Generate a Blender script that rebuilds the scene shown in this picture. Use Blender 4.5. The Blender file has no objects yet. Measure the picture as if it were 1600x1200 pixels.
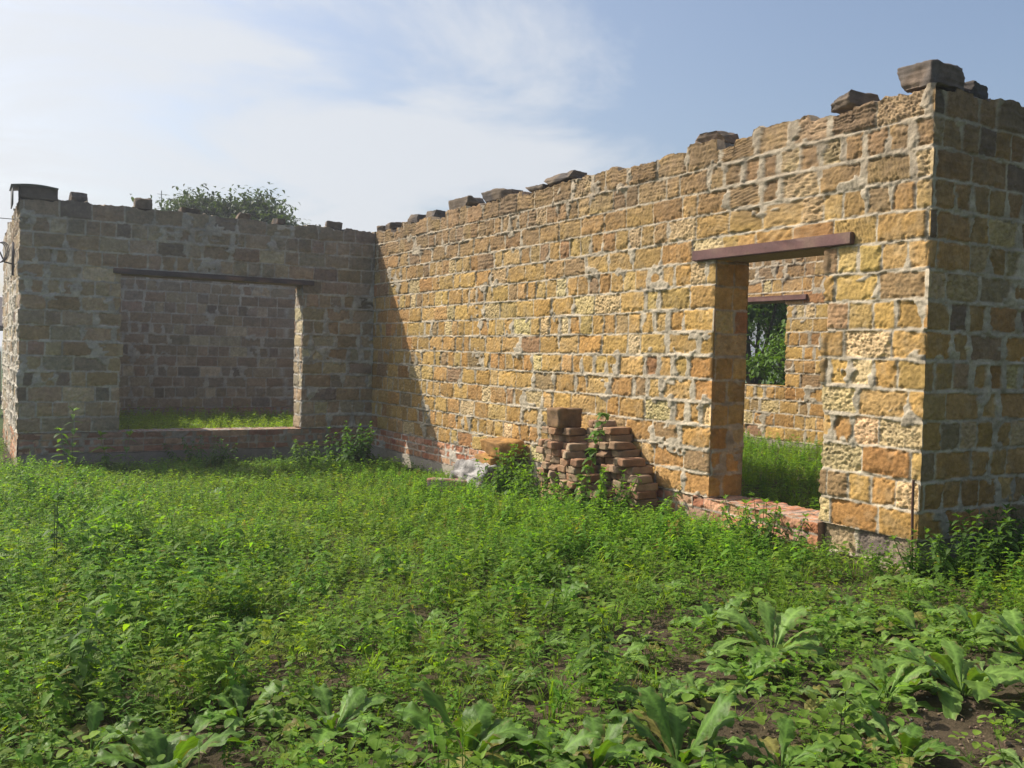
import bpy, bmesh, math, random
import numpy as np
from mathutils import Vector, Matrix, noise as mnoise

rad = math.radians
scene = bpy.context.scene
COL = scene.collection

# ------------------------------------------------------------------ helpers
_T = np.random.default_rng(11).random((256, 256)).astype(np.float32)

def vn(x, y, s=0):
    """smooth 2-D value noise, 0..1"""
    x = np.asarray(x, np.float32) + s * 17.31
    y = np.asarray(y, np.float32) + s * 41.77
    xi = np.floor(x).astype(np.int64); yi = np.floor(y).astype(np.int64)
    fx = x - xi; fy = y - yi
    fx = fx * fx * (3 - 2 * fx); fy = fy * fy * (3 - 2 * fy)
    x0 = xi & 255; x1 = (xi + 1) & 255; y0 = yi & 255; y1 = (yi + 1) & 255
    a = _T[x0, y0] * (1 - fx) + _T[x1, y0] * fx
    b = _T[x0, y1] * (1 - fx) + _T[x1, y1] * fx
    return a * (1 - fy) + b * fy

def fbm(x, y, s=0, o=3):
    r = 0; a = 0.5; n = 0
    for i in range(o):
        r = r + a * vn(x * 2 ** i, y * 2 ** i, s + i * 3); n += a; a *= 0.55
    return r / n

def sstep(a, b, x):
    t = np.clip((x - a) / (b - a), 0, 1)
    return t * t * (3 - 2 * t)

class Acc:
    """collects pieces of geometry that become ONE mesh object"""
    def __init__(s): s.V = []; s.C = []; s.Q = []; s.T = []; s.n = 0
    def add(s, V, F, C):
        V = np.asarray(V, np.float32).reshape(-1, 3); F = np.asarray(F, np.int64)
        C = np.asarray(C, np.float32)
        if C.ndim == 1: C = np.tile(C, (len(V), 1))
        s.V.append(V); s.C.append(C.reshape(-1, 3))
        (s.Q if F.shape[1] == 4 else s.T).append(F + s.n); s.n += len(V)
    def build(s, name, mat, parent=None, smooth=True):
        V = np.concatenate(s.V); C = np.concatenate(s.C)
        me = bpy.data.meshes.new(name)
        loops = []; tot = []
        if s.Q:
            q = np.concatenate(s.Q); loops.append(q.ravel()); tot.append(np.full(len(q), 4, np.int32))
        if s.T:
            t = np.concatenate(s.T); loops.append(t.ravel()); tot.append(np.full(len(t), 3, np.int32))
        loops = np.concatenate(loops).astype(np.int32); tot = np.concatenate(tot)
        start = np.concatenate([[0], np.cumsum(tot)[:-1]]).astype(np.int32)
        me.vertices.add(len(V)); me.vertices.foreach_set('co', V.ravel().astype(np.float32))
        me.loops.add(len(loops)); me.loops.foreach_set('vertex_index', loops)
        me.polygons.add(len(tot)); me.polygons.foreach_set('loop_start', start)
        me.polygons.foreach_set('loop_total', tot)
        me.polygons.foreach_set('use_smooth', np.full(len(tot), smooth))
        me.update(calc_edges=True)
        at = me.attributes.new('Col', 'FLOAT_COLOR', 'POINT')
        at.data.foreach_set('color', np.concatenate([C, np.ones((len(C), 1), np.float32)], 1).ravel().astype(np.float32))
        me.materials.append(mat)
        ob = bpy.data.objects.new(name, me); COL.objects.link(ob)
        if parent: ob.parent = parent
        return ob

def grid_faces(nr, nc, mask=None, flip=False):
    i = np.arange(nr * nc).reshape(nr, nc)
    q = np.stack([i[:-1, :-1], i[:-1, 1:], i[1:, 1:], i[1:, :-1]], -1)
    if flip: q = q[..., ::-1]
    if mask is not None: return q[mask]
    return q.reshape(-1, 4)

def thing(name, label, cat, loc=(0, 0, 0), group=None):
    o = bpy.data.objects.new(name, None); COL.objects.link(o)
    o.location = loc; o.empty_display_size = .2
    tag(o, label, cat, group); return o

def tag(o, label=None, cat=None, group=None, kind=None):
    if label: o['label'] = label
    if cat: o['category'] = cat
    if group: o['group'] = group
    if kind: o['kind'] = kind
    return o

# ------------------------------------------------------------------ materials
def new_mat(name):
    m = bpy.data.materials.new(name); m.use_nodes = True
    nt = m.node_tree; b = nt.nodes['Principled BSDF']
    return m, nt, b

def N(nt, t, **kw):
    n = nt.nodes.new(t)
    for k, v in kw.items():
        if k in n.inputs: n.inputs[k].default_value = v
        else: setattr(n, k, v)
    return n

def attr_mat(name, rough=.92, bump=.35, scale=90, var=.35, dist=.006, spec=.2):
    m, nt, b = new_mat(name); L = nt.links
    a = N(nt, 'ShaderNodeAttribute', attribute_name='Col')
    g = N(nt, 'ShaderNodeTexCoord')
    n1 = N(nt, 'ShaderNodeTexNoise', Scale=scale, Detail=6.0, Roughness=.65)
    n2 = N(nt, 'ShaderNodeTexNoise', Scale=scale * .22, Detail=4.0, Roughness=.6)
    L.new(g.outputs['Object'], n1.inputs['Vector']); L.new(g.outputs['Object'], n2.inputs['Vector'])
    mr = N(nt, 'ShaderNodeMapRange'); mr.inputs['From Min'].default_value = .3; mr.inputs['From Max'].default_value = .7
    mr.inputs['To Min'].default_value = 1 - var; mr.inputs['To Max'].default_value = 1 + var
    ad = N(nt, 'ShaderNodeMath', operation='ADD'); ml = N(nt, 'ShaderNodeMath', operation='MULTIPLY')
    ml.inputs[1].default_value = .5
    L.new(n1.outputs['Fac'], ad.inputs[0]); L.new(n2.outputs['Fac'], ad.inputs[1])
    L.new(ad.outputs[0], ml.inputs[0]); L.new(ml.outputs[0], mr.inputs['Value'])
    mx = N(nt, 'ShaderNodeVectorMath', operation='SCALE')
    L.new(a.outputs['Color'], mx.inputs[0]); L.new(mr.outputs['Result'], mx.inputs['Scale'])
    L.new(mx.outputs['Vector'], b.inputs['Base Color'])
    b.inputs['Roughness'].default_value = rough; b.inputs['Specular IOR Level'].default_value = spec
    bp = N(nt, 'ShaderNodeBump', Strength=bump, Distance=dist)
    L.new(n1.outputs['Fac'], bp.inputs['Height']); L.new(bp.outputs['Normal'], b.inputs['Normal'])
    return m

M_STONE = attr_mat('shell_limestone', bump=.42, scale=120, dist=.01, var=.36)
M_BRICK = attr_mat('fired_brick', bump=.5, scale=80, dist=.006, var=.3)
M_CONC = attr_mat('old_concrete', bump=.4, scale=45, dist=.008, var=.25)
M_ROCK = attr_mat('rough_stone', bump=.8, scale=30, dist=.02, var=.35)
M_STEEL = attr_mat('rusty_steel', rough=.6, bump=.15, scale=60, dist=.003, var=.4, spec=.4)
M_BARK = attr_mat('bark', bump=.8, scale=25, dist=.02, var=.4)
M_PLAIN = attr_mat('weathered_paint', rough=.7, bump=.2, scale=20, dist=.004, var=.25)

def leaf_mat(name, trans=.35, rough=.5, spec=.35):
    m, nt, b = new_mat(name); L = nt.links
    a = N(nt, 'ShaderNodeAttribute', attribute_name='Col')
    L.new(a.outputs['Color'], b.inputs['Base Color'])
    b.inputs['Roughness'].default_value = rough; b.inputs['Specular IOR Level'].default_value = spec
    tr = N(nt, 'ShaderNodeBsdfTranslucent')
    g = N(nt, 'ShaderNodeTexCoord'); nz = N(nt, 'ShaderNodeTexNoise', Scale=55.0, Detail=3.0); L.new(g.outputs['Object'], nz.inputs['Vector'])
    bp = N(nt, 'ShaderNodeBump', Strength=.5, Distance=.006); L.new(nz.outputs['Fac'], bp.inputs['Height']); L.new(bp.outputs['Normal'], b.inputs['Normal'])
    mx = N(nt, 'ShaderNodeMix', data_type='RGBA', blend_type='MULTIPLY')
    mx.inputs[0].default_value = 1.0; mx.inputs[7].default_value = (1.8, 1.85, .45, 1)
    L.new(a.outputs['Color'], mx.inputs[6]); L.new(mx.outputs[2], tr.inputs['Color'])
    ms = N(nt, 'ShaderNodeMixShader'); ms.inputs[0].default_value = trans
    L.new(b.outputs[0], ms.inputs[1]); L.new(tr.outputs[0], ms.inputs[2])
    L.new(ms.outputs[0], nt.nodes['Material Output'].inputs['Surface'])
    return m
M_LEAF = leaf_mat('weed_leaf', trans=.5, rough=.55, spec=.22)
M_BROAD = leaf_mat('broad_leaf', trans=.28, rough=.5, spec=.22)
M_TREE = leaf_mat('tree_leaf', trans=.3, rough=.55, spec=.25)

def soil_mat():
    m, nt, b = new_mat('soil'); L = nt.links
    g = N(nt, 'ShaderNodeTexCoord')
    n1 = N(nt, 'ShaderNodeTexNoise', Scale=2.2, Detail=5.0, Roughness=.6)
    n2 = N(nt, 'ShaderNodeTexNoise', Scale=55.0, Detail=6.0, Roughness=.7)
    for n in (n1, n2): L.new(g.outputs['Object'], n.inputs['Vector'])
    r = N(nt, 'ShaderNodeValToRGB'); e = r.color_ramp.elements
    e[0].position = .36; e[0].color = (.030, .019, .012, 1); e[1].position = .66; e[1].color = (.125, .088, .058, 1)
    ad = N(nt, 'ShaderNodeMath', operation='ADD'); ml = N(nt, 'ShaderNodeMath', operation='MULTIPLY'); ml.inputs[1].default_value = .5
    L.new(n1.outputs['Fac'], ad.inputs[0]); L.new(n2.outputs['Fac'], ad.inputs[1]); L.new(ad.outputs[0], ml.inputs[0])
    L.new(ml.outputs[0], r.inputs['Fac'])
    a = N(nt, 'ShaderNodeAttribute', attribute_name='Col')      # red channel: how grassy
    sp = N(nt, 'ShaderNodeSeparateColor'); L.new(a.outputs['Color'], sp.inputs[0])
    mx = N(nt, 'ShaderNodeMix', data_type='RGBA')
    L.new(sp.outputs[0], mx.inputs[0]); L.new(r.outputs['Color'], mx.inputs[6]); mx.inputs[7].default_value = (.05, .075, .02, 1)
    L.new(mx.outputs[2], b.inputs['Base Color'])
    b.inputs['Roughness'].default_value = .95; b.inputs['Specular IOR Level'].default_value = .15
    bp = N(nt, 'ShaderNodeBump', Strength=.8, Distance=.02)
    L.new(n2.outputs['Fac'], bp.inputs['Height']); L.new(bp.outputs['Normal'], b.inputs['Normal'])
    return m
M_SOIL = soil_mat()

# ------------------------------------------------------------------ the place: dimensions in metres
YB = -9.53          # outer end of the long wall (its face is x = 0)
XA = -4.83          # outer end of the shaded wall (its face is y = 0)
TH = .38            # wall thickness
HW = 3.0            # wall height above the brick course
YE = 5.0            # rear wall
XD = 5.0            # far wall

def ground_z(x, y):
    x = np.asarray(x, float); y = np.asarray(y, float)
    out = -.52 + .032 * np.clip(-y, 0, 14)
    ins = np.maximum(sstep(.1, .3, x) * sstep(-9.4, -9.2, y), sstep(.1, .3, y) * sstep(-4.7, -4.5, x))
    ins = ins * (1 - sstep(5.1, 5.3, x)) * (1 - sstep(5.1, 5.3, y))
    z = out * (1 - ins) + np.where(x > .1, -.13, -.24) * ins
    near = np.exp(-((x + 2) ** 2 + (y + 6) ** 2) / 200)
    return z + (fbm(x * 1.3, y * 1.3, 5) - .5) * .07 * near + (vn(x * .3, y * .3, 9) - .5) * .06

# ------------------------------------------------------------------ masonry
PAL = {
    'lit': [((.375, .236, .080), .44, 0, .3), ((.335, .195, .064), .25, 0, .2), ((.395, .262, .10), .14, .35, .3),
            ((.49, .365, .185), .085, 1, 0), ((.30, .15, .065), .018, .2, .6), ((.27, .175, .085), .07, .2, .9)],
    'dull': [((.325, .25, .165), .36, 0, .4), ((.295, .215, .13), .22, 0, .3), ((.28, .23, .165), .22, .2, .5),  # greyer stone; on shaded walls it puts the shade's grey into the colour
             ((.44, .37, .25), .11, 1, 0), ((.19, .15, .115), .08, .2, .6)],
    'gloom': [((.31, .195, .072), .36, 0, .4), ((.275, .16, .052), .24, 0, .3), ((.24, .17, .085), .2, .2, .5),  # darker copy of the sunlit blocks: end wall's shade put into the colour
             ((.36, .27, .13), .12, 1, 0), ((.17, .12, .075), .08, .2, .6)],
    'brick': [((.42, .20, .11), .4, 0, .1), ((.36, .15, .08), .25, 0, .1), ((.46, .26, .16), .2, 0, .1), ((.34, .22, .15), .15, 0, .2)],
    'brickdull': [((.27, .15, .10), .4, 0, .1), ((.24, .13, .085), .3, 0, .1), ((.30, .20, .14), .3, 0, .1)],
    'rubble': [((.15, .125, .105), .5, .1, 1), ((.22, .17, .12), .3, .1, 1), ((.30, .22, .13), .2, .1, .5)],
}

def masonry(U, V, seed, course=.2, long=.39, short=.197, pal='lit', mortar=(.345, .298, .222), smear=1.0,
            weather=None, joint=.0075, rough=1.0, top=None, first_long=0, oddlong=.15):
    """height and colour of a block-laid face at the points U (along) V (up)"""
    rng = np.random.default_rng(seed)
    sh = U.shape; U = U.ravel().astype(np.float32); V = V.ravel().astype(np.float32)
    k = .2 / course
    Uw = U + (fbm(U * 7, V * 7, seed) - .5) * .014 / k
    Vw = V + (vn(U * .8, V * .5, seed + 2) - .5) * .022 / k + (fbm(U * 6, V * 9, seed + 4) - .5) * .018 / k
    r0 = int(math.floor(V.min() / course)) - 1; r1 = int(math.ceil(V.max() / course)) + 1
    if top is not None: r1 = int(round(top / course)) - 1
    row = np.clip(np.floor(Vw / course).astype(int), r0, r1)
    fv = np.clip(Vw / course - row, 0, 1.5)
    du = np.zeros_like(U); bid = np.zeros(len(U), int); lu = np.zeros_like(U); bl = np.zeros_like(U)
    nb = 0; umin, umax = U.min() - .3, U.max() + .3
    for r in range(r0, r1 + 1):
        m = row == r
        js = [umin - rng.random() * long]
        if first_long == 1: js = [umin]
        while js[-1] < umax:
            isl = (rng.random() < .86) if (r % 2 == 0) else (rng.random() < oddlong)
            js.append(js[-1] + (long if isl else short) * rng.uniform(.92, 1.07))
        js = np.array(js, np.float32)
        if m.any():
            i = np.clip(np.searchsorted(js, Uw[m]) - 1, 0, len(js) - 2)
            a = Uw[m] - js[i]; b = js[i + 1] - Uw[m]
            du[m] = np.minimum(a, b); bid[m] = nb + i; bl[m] = js[i + 1] - js[i]
            lu[m] = (a / (a + b)) - .5
        nb += len(js)
    dv = np.minimum(fv, np.maximum(1 - fv, 0)) * course
    if top is not None:                                           # the uppermost course has no bed above it
        dv = np.where(row == r1, np.where(fv > .5, .06, fv * course), dv)
    s1 = fbm(U * 2.1, V * 2.6, seed + 6); s2 = fbm(U * 9, V * 9, seed + 8)
    sm = sstep(.50, .66, s1) * smear
    jh = rng.uniform(.6, 1.5, nb)[bid]
    qx = du - (joint * jh + sm * .030 * (s2 * 1.6))
    low = (fv > .5)
    qy = dv - (joint * np.where(low, 1.35, .75) + sstep(.45, .7, s2) * .006 * smear + sm * .008)
    r_ = .009 / k ** .5
    inx = np.minimum(qx, r_); iny = np.minimum(qy, r_)
    d = np.where((qx < r_) & (qy < r_), r_ - np.sqrt((r_ - inx) ** 2 + (r_ - iny) ** 2), np.minimum(qx, qy))
    d = d + (fbm(U * 45, V * 45, seed + 1) - .5) * .007 / k ** .5
    chip = sstep(.60, .66, fbm(U * 16, V * 16, seed + 51, 2)) * sstep(.05, .0, d)
    # patches of mortar wiped over the blocks beside the joints
    wipe = sstep(.60, .66, fbm(U * 5.5, V * 6.5, seed + 12) + .10 * sstep(.06, .0, du) - .04) * sstep(.45, .6, s1) * min(smear, 1)
    d = d - wipe * .05
    st = sstep(-.002, .004, d)
    names = PAL[pal]; pr = np.array([n[1] for n in names]); pr = pr / pr.sum()
    ty = rng.choice(len(names), nb, p=pr)
    base = np.array([n[0] for n in names])[ty] * rng.uniform(.82, 1.14, (nb, 1)) * (1 + rng.normal(0, .035, (nb, 3)))
    por = (np.array([n[2] for n in names])[ty] * rng.uniform(.5, 1, nb)).astype(np.float32)
    lay = (np.array([n[3] for n in names])[ty] * rng.uniform(0, 1.3, nb)).astype(np.float32)
    off = rng.normal(0, .0035, nb).astype(np.float32) * rough; tl = rng.normal(0, .012, nb).astype(np.float32) * rough
    tv = rng.normal(0, .010, nb).astype(np.float32) * rough
    f1 = fbm(U * 45, V * 45, seed + 3, 2); f2 = fbm(U * 14, V * 16, seed + 5, 2)
    hs = off[bid] + tl[bid] * lu + tv[bid] * (fv - .5) * .5 + (f1 - .5) * .006 * rough + (f2 - .5) * .005 * rough
    f0 = vn(U * 95, V * 95, seed + 17)
    pit = sstep(.52, .66, vn(U * 100, V * 112, seed + 7) * .7 + .3 * vn(U * 210, V * 210, seed + 27)) * por[bid]
    tool = (rng.random(nb) < .16)[bid]; ta = rng.choice([-.9, .9, .25], nb)[bid]
    hs = hs + np.where(tool, np.sin((U + V * ta) * 260 + f2 * 3) * .0035, 0) * rough
    hs = hs - chip * .014 - pit * .015 + (vn(U * 5 + V * 3, V * 85, seed + 9) - .5) * .008 * (lay[bid] + .9 * sstep(2.25, 2.75, V) * (top is not None)) * rough
    hs = hs - .0042 * np.exp(-np.clip(d, 0, 1) / (.007 / k ** .5)) / k ** .5 - (f0 - .5) * .008 * rough
    bedm = sstep(.035, .008, dv * k) * np.where(low, 1.0, -.6)
    hm = -.0075 / k ** .4 + bedm * (.004 + (f2 - .5) * .026) / k ** .4 + sm * .009 + wipe * .010 + (f2 - .5) * .012 + (f1 - .5) * .008 + (f0 - .5) * .005
    h = hm * (1 - st) + hs * st
    c = base[bid] * (.80 + .40 * f2[:, None]) * (.92 + .16 * fbm(U * 25, V * 25, seed + 21)[:, None])
    c = c * (1 + .22 * chip[:, None])
    pale = (sstep(.5, .75, fbm(U * 12, V * 12, seed + 31)) * .25)[:, None]
    c = c * (1 - pale) + np.array([.50, .40, .25]) * .9 * pale * (c.mean(1, keepdims=True) / .27)
    mc = np.array(mortar) * (.55 + .9 * fbm(U * 6, V * 10, seed + 23)[:, None])
    c = mc * (1 - st[:, None]) + c * st[:, None]
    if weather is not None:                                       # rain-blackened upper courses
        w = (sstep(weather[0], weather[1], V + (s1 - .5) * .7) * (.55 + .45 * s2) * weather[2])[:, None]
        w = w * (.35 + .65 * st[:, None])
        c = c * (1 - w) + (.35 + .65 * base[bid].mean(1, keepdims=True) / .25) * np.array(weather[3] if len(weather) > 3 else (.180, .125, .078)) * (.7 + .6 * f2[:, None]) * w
    return h.reshape(sh), c.reshape(sh + (3,))

def edge_profile(v, seed):
    """ragged profile of a quoin or jamb, one value per course"""
    rng = np.random.default_rng(seed + 900); tab = rng.normal(0, .012, 40)
    r = np.floor(v / .2).astype(int); f = v / .2 - r
    e = np.minimum(f, 1 - f) * .2
    return tab[np.clip(r, 0, 39)] + (vn(v * 40, v * 0, seed) - .5) * .014 - .018 * np.exp(-e / .010)

def steps(*segs):
    out = []
    for a, b, s in segs:
        n = max(1, int(round(abs(b - a) / s))); out.append(np.linspace(a, b, n + 1)[:-1])
    out.append(np.array([segs[-1][1]]))
    return np.concatenate(out)

def build_wall(name, label, P0, du, nr, us, vs, seed, parent, openings=(), pal='lit', corner0=None, corner1=None,
               top_from=0.0, weather=(1.75, 2.9, .95), smear=1.0, mortar=(.345, .298, .222), back_step=.12):
    P0 = np.array(P0, float); du = np.array([du[0], du[1], 0.]); nr = np.array([nr[0], nr[1], 0.])
    up = np.array([0, 0, 1.]); L = us[-1]
    acc = Acc()
    U, V = np.meshgrid(us, vs)
    h, c = masonry(U, V, seed, pal=pal, weather=weather, smear=smear, mortar=mortar, top=HW)
    Us = U.copy()
    # quoins and jambs
    edges = []
    if corner0 is not None: edges.append((0.0, -1, 0, HW, corner0))
    if corner1 is not None: edges.append((L, 1, 0, HW, corner1))
    for (a, b, c0, d0) in openings:
        edges.append((a, 1, c0, d0, seed + int(a * 10))); edges.append((b, -1, c0, d0, seed + int(b * 10)))
    for (e, sgn, c0, d0, sd) in edges:
        inside = (V >= c0 - 1e-6) & (V <= d0 + 1e-6)
        hc = edge_profile(V, sd)
        w = sstep(.035, 0, np.abs(U - e)) * inside
        side = (U - e) * sgn <= 1e-9
        h = np.where(side, h * (1 - w) + hc * w, h)
        Us = np.where(inside & (np.abs(U - e) < 1e-6), U + sgn * hc, Us)
    # uneven top
    rng = np.random.default_rng(seed + 77)
    js = np.cumsum(rng.choice([.2, .2, .39], 200)); tops = rng.normal(0, .022, 201)
    tops = np.where(rng.random(201) < .12, tops - .05, tops)
    dz = tops[np.searchsorted(js, us)] + (fbm(us * 14, us * 0, seed) - .5) * .05
    Vz = V + dz[None] * sstep(2.8, 3.0, V)
    mask = np.ones((len(vs) - 1, len(us) - 1), bool)
    uc = (us[:-1] + us[1:]) / 2; vc = (vs[:-1] + vs[1:]) / 2
    for (a, b, c0, d0) in openings:
        mask &= ~(((uc > a) & (uc < b))[None] & ((vc > c0) & (vc < d0))[:, None])
    P = P0 + Us[..., None] * du + Vz[..., None] * up + h[..., None] * nr
    flip = np.dot(np.cross(du, up), nr) < 0
    acc.add(P.reshape(-1, 3), grid_faces(len(vs), len(us), mask, flip), c.reshape(-1, 3))
    # top
    k0 = int(np.searchsorted(us, top_from)); ut = us[k0:]
    ws = np.linspace(0, TH, 10)
    UT, WT = np.meshgrid(ut, ws)
    ht, ct = masonry(UT, WT + 50, seed + 3, course=.19, pal='dull', smear=.5)
    zt = HW + dz[k0:][None] + ht * sstep(0, .04, WT) + (fbm(UT * 8, WT * 8, seed) - .5) * .03 * sstep(0, .05, WT)
    fr = (h[-1, k0:])[None] * sstep(.06, 0, WT)
    PT = P0 + UT[..., None] * du + zt[..., None] * up + (fr - WT)[..., None] * nr
    ct = ct * .5 + np.array([.15, .125, .10]) * .5
    acc.add(PT.reshape(-1, 3), grid_faces(len(ws), len(ut), None, flip), ct.reshape(-1, 3))
    # back
    b0 = TH - .05 if corner0 is not None else 0.0; b1 = L - TH + .05 if corner1 is not None else L   # backs stop inside the wall they meet
    keys = sorted(set([b0, b1] + [o[0] for o in openings] + [o[1] for o in openings]))
    ub = steps(*[(keys[i], keys[i + 1], back_step) for i in range(len(keys) - 1)])
    kv = sorted(set([0.0, HW] + [o[2] for o in openings] + [o[3] for o in openings]))
    vb = steps(*[(kv[i], kv[i + 1], back_step) for i in range(len(kv) - 1)])
    UB, VB = np.meshgrid(ub, vb)
    hb, cb = masonry(UB, VB, seed + 5, pal=pal, smear=smear, mortar=mortar)
    mb = np.ones((len(vb) - 1, len(ub) - 1), bool); ucb = (ub[:-1] + ub[1:]) / 2; vcb = (vb[:-1] + vb[1:]) / 2
    for (a, b, c0, d0) in openings:
        mb &= ~(((ucb > a) & (ucb < b))[None] & ((vcb > c0) & (vcb < d0))[:, None])
    zb = VB + np.interp(UB, us, dz) * (VB > HW - .01)
    PB = P0 + UB[..., None] * du + zb[..., None] * up - TH * nr
    acc.add(PB.reshape(-1, 3), grid_faces(len(vb), len(ub), mb, not flip), cb.reshape(-1, 3))
    # reveals
    res = max(.008, float(np.median(np.diff(vs))))
    for (a, b, c0, d0) in openings:
        vr = vs[(vs >= c0 - 1e-6) & (vs <= d0 + 1e-6)]; wr = np.linspace(0, TH, int(TH / res) + 1)
        W, VR = np.meshgrid(wr, vr)
        for (e, sgn) in ((a, 1), (b, -1)):
            sd = seed + int(e * 10)
            hr, cr = masonry(W + e, VR, seed + 40 + int(e * 10), pal=pal, smear=smear, mortar=mortar)
            hc = edge_profile(VR, sd); w = sstep(.035, 0, W)
            hr = hr * (1 - w) + hc * w
            PR = P0 + (e + sgn * hr)[..., None] * du + VR[..., None] * up + (hc * w - W)[..., None] * nr
            acc.add(PR.reshape(-1, 3), grid_faces(len(vr), len(wr), None, (sgn > 0) == (not flip)), cr.reshape(-1, 3))
        # head of the opening
        ue = us[(us >= a - 1e-6) & (us <= b + 1e-6)]
        UE, WE = np.meshgrid(ue[::3] if len(ue) > 9 else ue, np.linspace(0.0, TH, 8))
        PE = P0 + UE[..., None] * du + d0 * up - WE[..., None] * nr
        acc.add(PE.reshape(-1, 3), grid_faces(8, UE.shape[1], None, not flip), np.array([.25, .2, .14]))
    # plain ends where the wall stops
    for e, cn, sgn in ((0.0, corner0, -1), (L, corner1, 1)):
        Wd, Vd = np.meshgrid(np.array([0, TH]), vs[::6])
        PE = P0 + e * du + Vd[..., None] * up - (Wd + .004)[..., None] * nr
        if cn is None:
            acc.add(PE.reshape(-1, 3), grid_faces(PE.shape[0], 2), np.array([.3, .2, .1]))
    ob = acc.build(name, M_STONE, parent)
    if label: ob['label'] = label
    return ob

def strip_face(P0, du, nr, u0, u1, v0, v1, res, seed, acc, off=0.0, depth=TH, topcap=True, **kw):
    """a low band of masonry (brick course, foundation) with a flat top and ends"""
    P0 = np.array(P0, float); du = np.array([du[0], du[1], 0.]); nr = np.array([nr[0], nr[1], 0.]); up = np.array([0, 0, 1.])
    us = steps((u0, u1, res)); vs = steps((v0, v1, min(res, .02)))
    U, V = np.meshgrid(us, vs)
    h, c = masonry(U, V - v0 + 20 * kw.get('course', .2), seed, **kw)
    flip = np.dot(np.cross(du, up), nr) < 0
    P = P0 + U[..., None] * du + V[..., None] * up + (h + off)[..., None] * nr
    acc.add(P.reshape(-1, 3), grid_faces(len(vs), len(us), None, flip), c.reshape(-1, 3))
    if topcap:
        ws = steps((0, depth, max(res, .02)))
        UT, WT = np.meshgrid(us, ws)
        kw2 = dict(kw); kw2['course'] = .078 if kw.get('course', .2) < .1 else .2
        kw2['long'] = .26; kw2['short'] = .128
        ht, ct = masonry(WT, UT, seed + 1, **kw2)
        PT = P0 + UT[..., None] * du + (v1 + ht * sstep(0, .03, WT) * .8)[..., None] * up + (off - WT + (h[-1][None]) * sstep(.05, 0, WT))[..., None] * nr
        acc.add(PT.reshape(-1, 3), grid_faces(len(ws), len(us), None, flip), ct.reshape(-1, 3))
    for e, fl in ((u0, not flip), (u1, flip)):
        PE = np.array([P0 + e * du + z * up + (off - w) * nr for z in (v0, v1) for w in (0, depth)])
        acc.add(PE, np.array([[0, 1, 3, 2]]), c.mean((0, 1)))

def box_acc(acc, x0, x1, y0, y1, z0, z1, col):
    V = [(x, y, z) for x in (x0, x1) for y in (y0, y1) for z in (z0, z1)]
    F = [(0, 1, 3, 2), (4, 6, 7, 5), (0, 4, 5, 1), (2, 3, 7, 6), (0, 2, 6, 4), (1, 5, 7, 3)]
    acc.add(V, F, np.array(col))

house = thing('unfinished_house', 'roofless unfinished house of ochre shell limestone blocks with grey mortar joints', 'building', (0, 0, -.5))
def inhouse(ob):
    ob.matrix_parent_inverse = Matrix.Translation((0, 0, .5)); return ob

vs_f = steps((0, .81, .0088), (.81, 2.01, .0088), (2.01, 2.07, .0088), (2.07, 2.12, .0088), (2.12, HW, .0088))
vs_m = steps((0, .81, .0125), (.81, 2.01, .0125), (2.01, 2.07, .0125), (2.07, 2.12, .0125), (2.12, HW, .0125))
vs_c = steps((0, .81, .02), (.81, 2.01, .02), (2.01, 2.07, .02), (2.07, 2.12, .02), (2.12, HW, .02))

# long sunlit wall, u runs from the inner corner to the near corner (y = -9.53)
uB = steps((0, .38, .03), (.38, 3.88, .0115), (3.88, 7.91, .009), (7.91, 9.08, .02), (9.08, 9.91, .0085))
wB = inhouse(build_wall('wall', 'long sunlit wall with a tall doorway near its end', (0, .38, 0), (0, -1), (-1, 0), uB, vs_f, 101, house,
                        openings=[(7.91, 9.08, 0, 2.01)], corner1=5))
# end wall round the near corner
uC = steps((0, 1.4, .0088), (1.4, 5.38, .05))
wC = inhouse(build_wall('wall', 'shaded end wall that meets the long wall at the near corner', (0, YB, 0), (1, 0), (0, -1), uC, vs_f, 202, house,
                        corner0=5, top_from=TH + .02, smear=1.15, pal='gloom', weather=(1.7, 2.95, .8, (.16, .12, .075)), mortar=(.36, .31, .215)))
# shaded wall with the wide window
uA = steps((0, 1.21, .0125), (1.21, 3.71, .0125), (3.71, 4.83, .0115))
wA = inhouse(build_wall('wall', 'shaded wall with a wide window opening', (XA, 0, 0), (1, 0), (0, -1), uA, vs_m, 303, house,
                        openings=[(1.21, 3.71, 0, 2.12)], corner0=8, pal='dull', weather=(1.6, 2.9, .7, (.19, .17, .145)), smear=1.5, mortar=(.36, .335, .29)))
# side wall seen edge-on at the left
uF = steps((0, 2.0, .011), (2.0, 5.38, .04))
wF = inhouse(build_wall('wall', 'side wall seen almost edge on, sunlit', (XA, 0, 0), (0, 1), (-1, 0), uF, vs_m, 404, house,
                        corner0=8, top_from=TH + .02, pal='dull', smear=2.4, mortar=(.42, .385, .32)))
# rear wall seen through the wide window
uE = steps((0, 4.45, .018), (4.45, 9.45, .08))
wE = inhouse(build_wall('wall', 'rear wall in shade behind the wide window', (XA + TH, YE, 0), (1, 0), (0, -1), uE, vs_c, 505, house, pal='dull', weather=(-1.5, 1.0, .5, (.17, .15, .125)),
                        smear=1.2, mortar=(.38, .36, .31)))
# far wall seen through the doorway, with a window of its own; u runs from y = 5 to y = -9.15
uD = steps((0, 5.2, .08), (5.2, 7.40, .02), (7.40, 8.68, .014), (8.68, 10.3, .011), (10.3, 14.15, .08))
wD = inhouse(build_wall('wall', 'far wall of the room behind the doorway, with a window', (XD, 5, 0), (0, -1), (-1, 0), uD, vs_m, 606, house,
                        openings=[(7.40, 8.68, .81, 2.07)], smear=.9))

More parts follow.
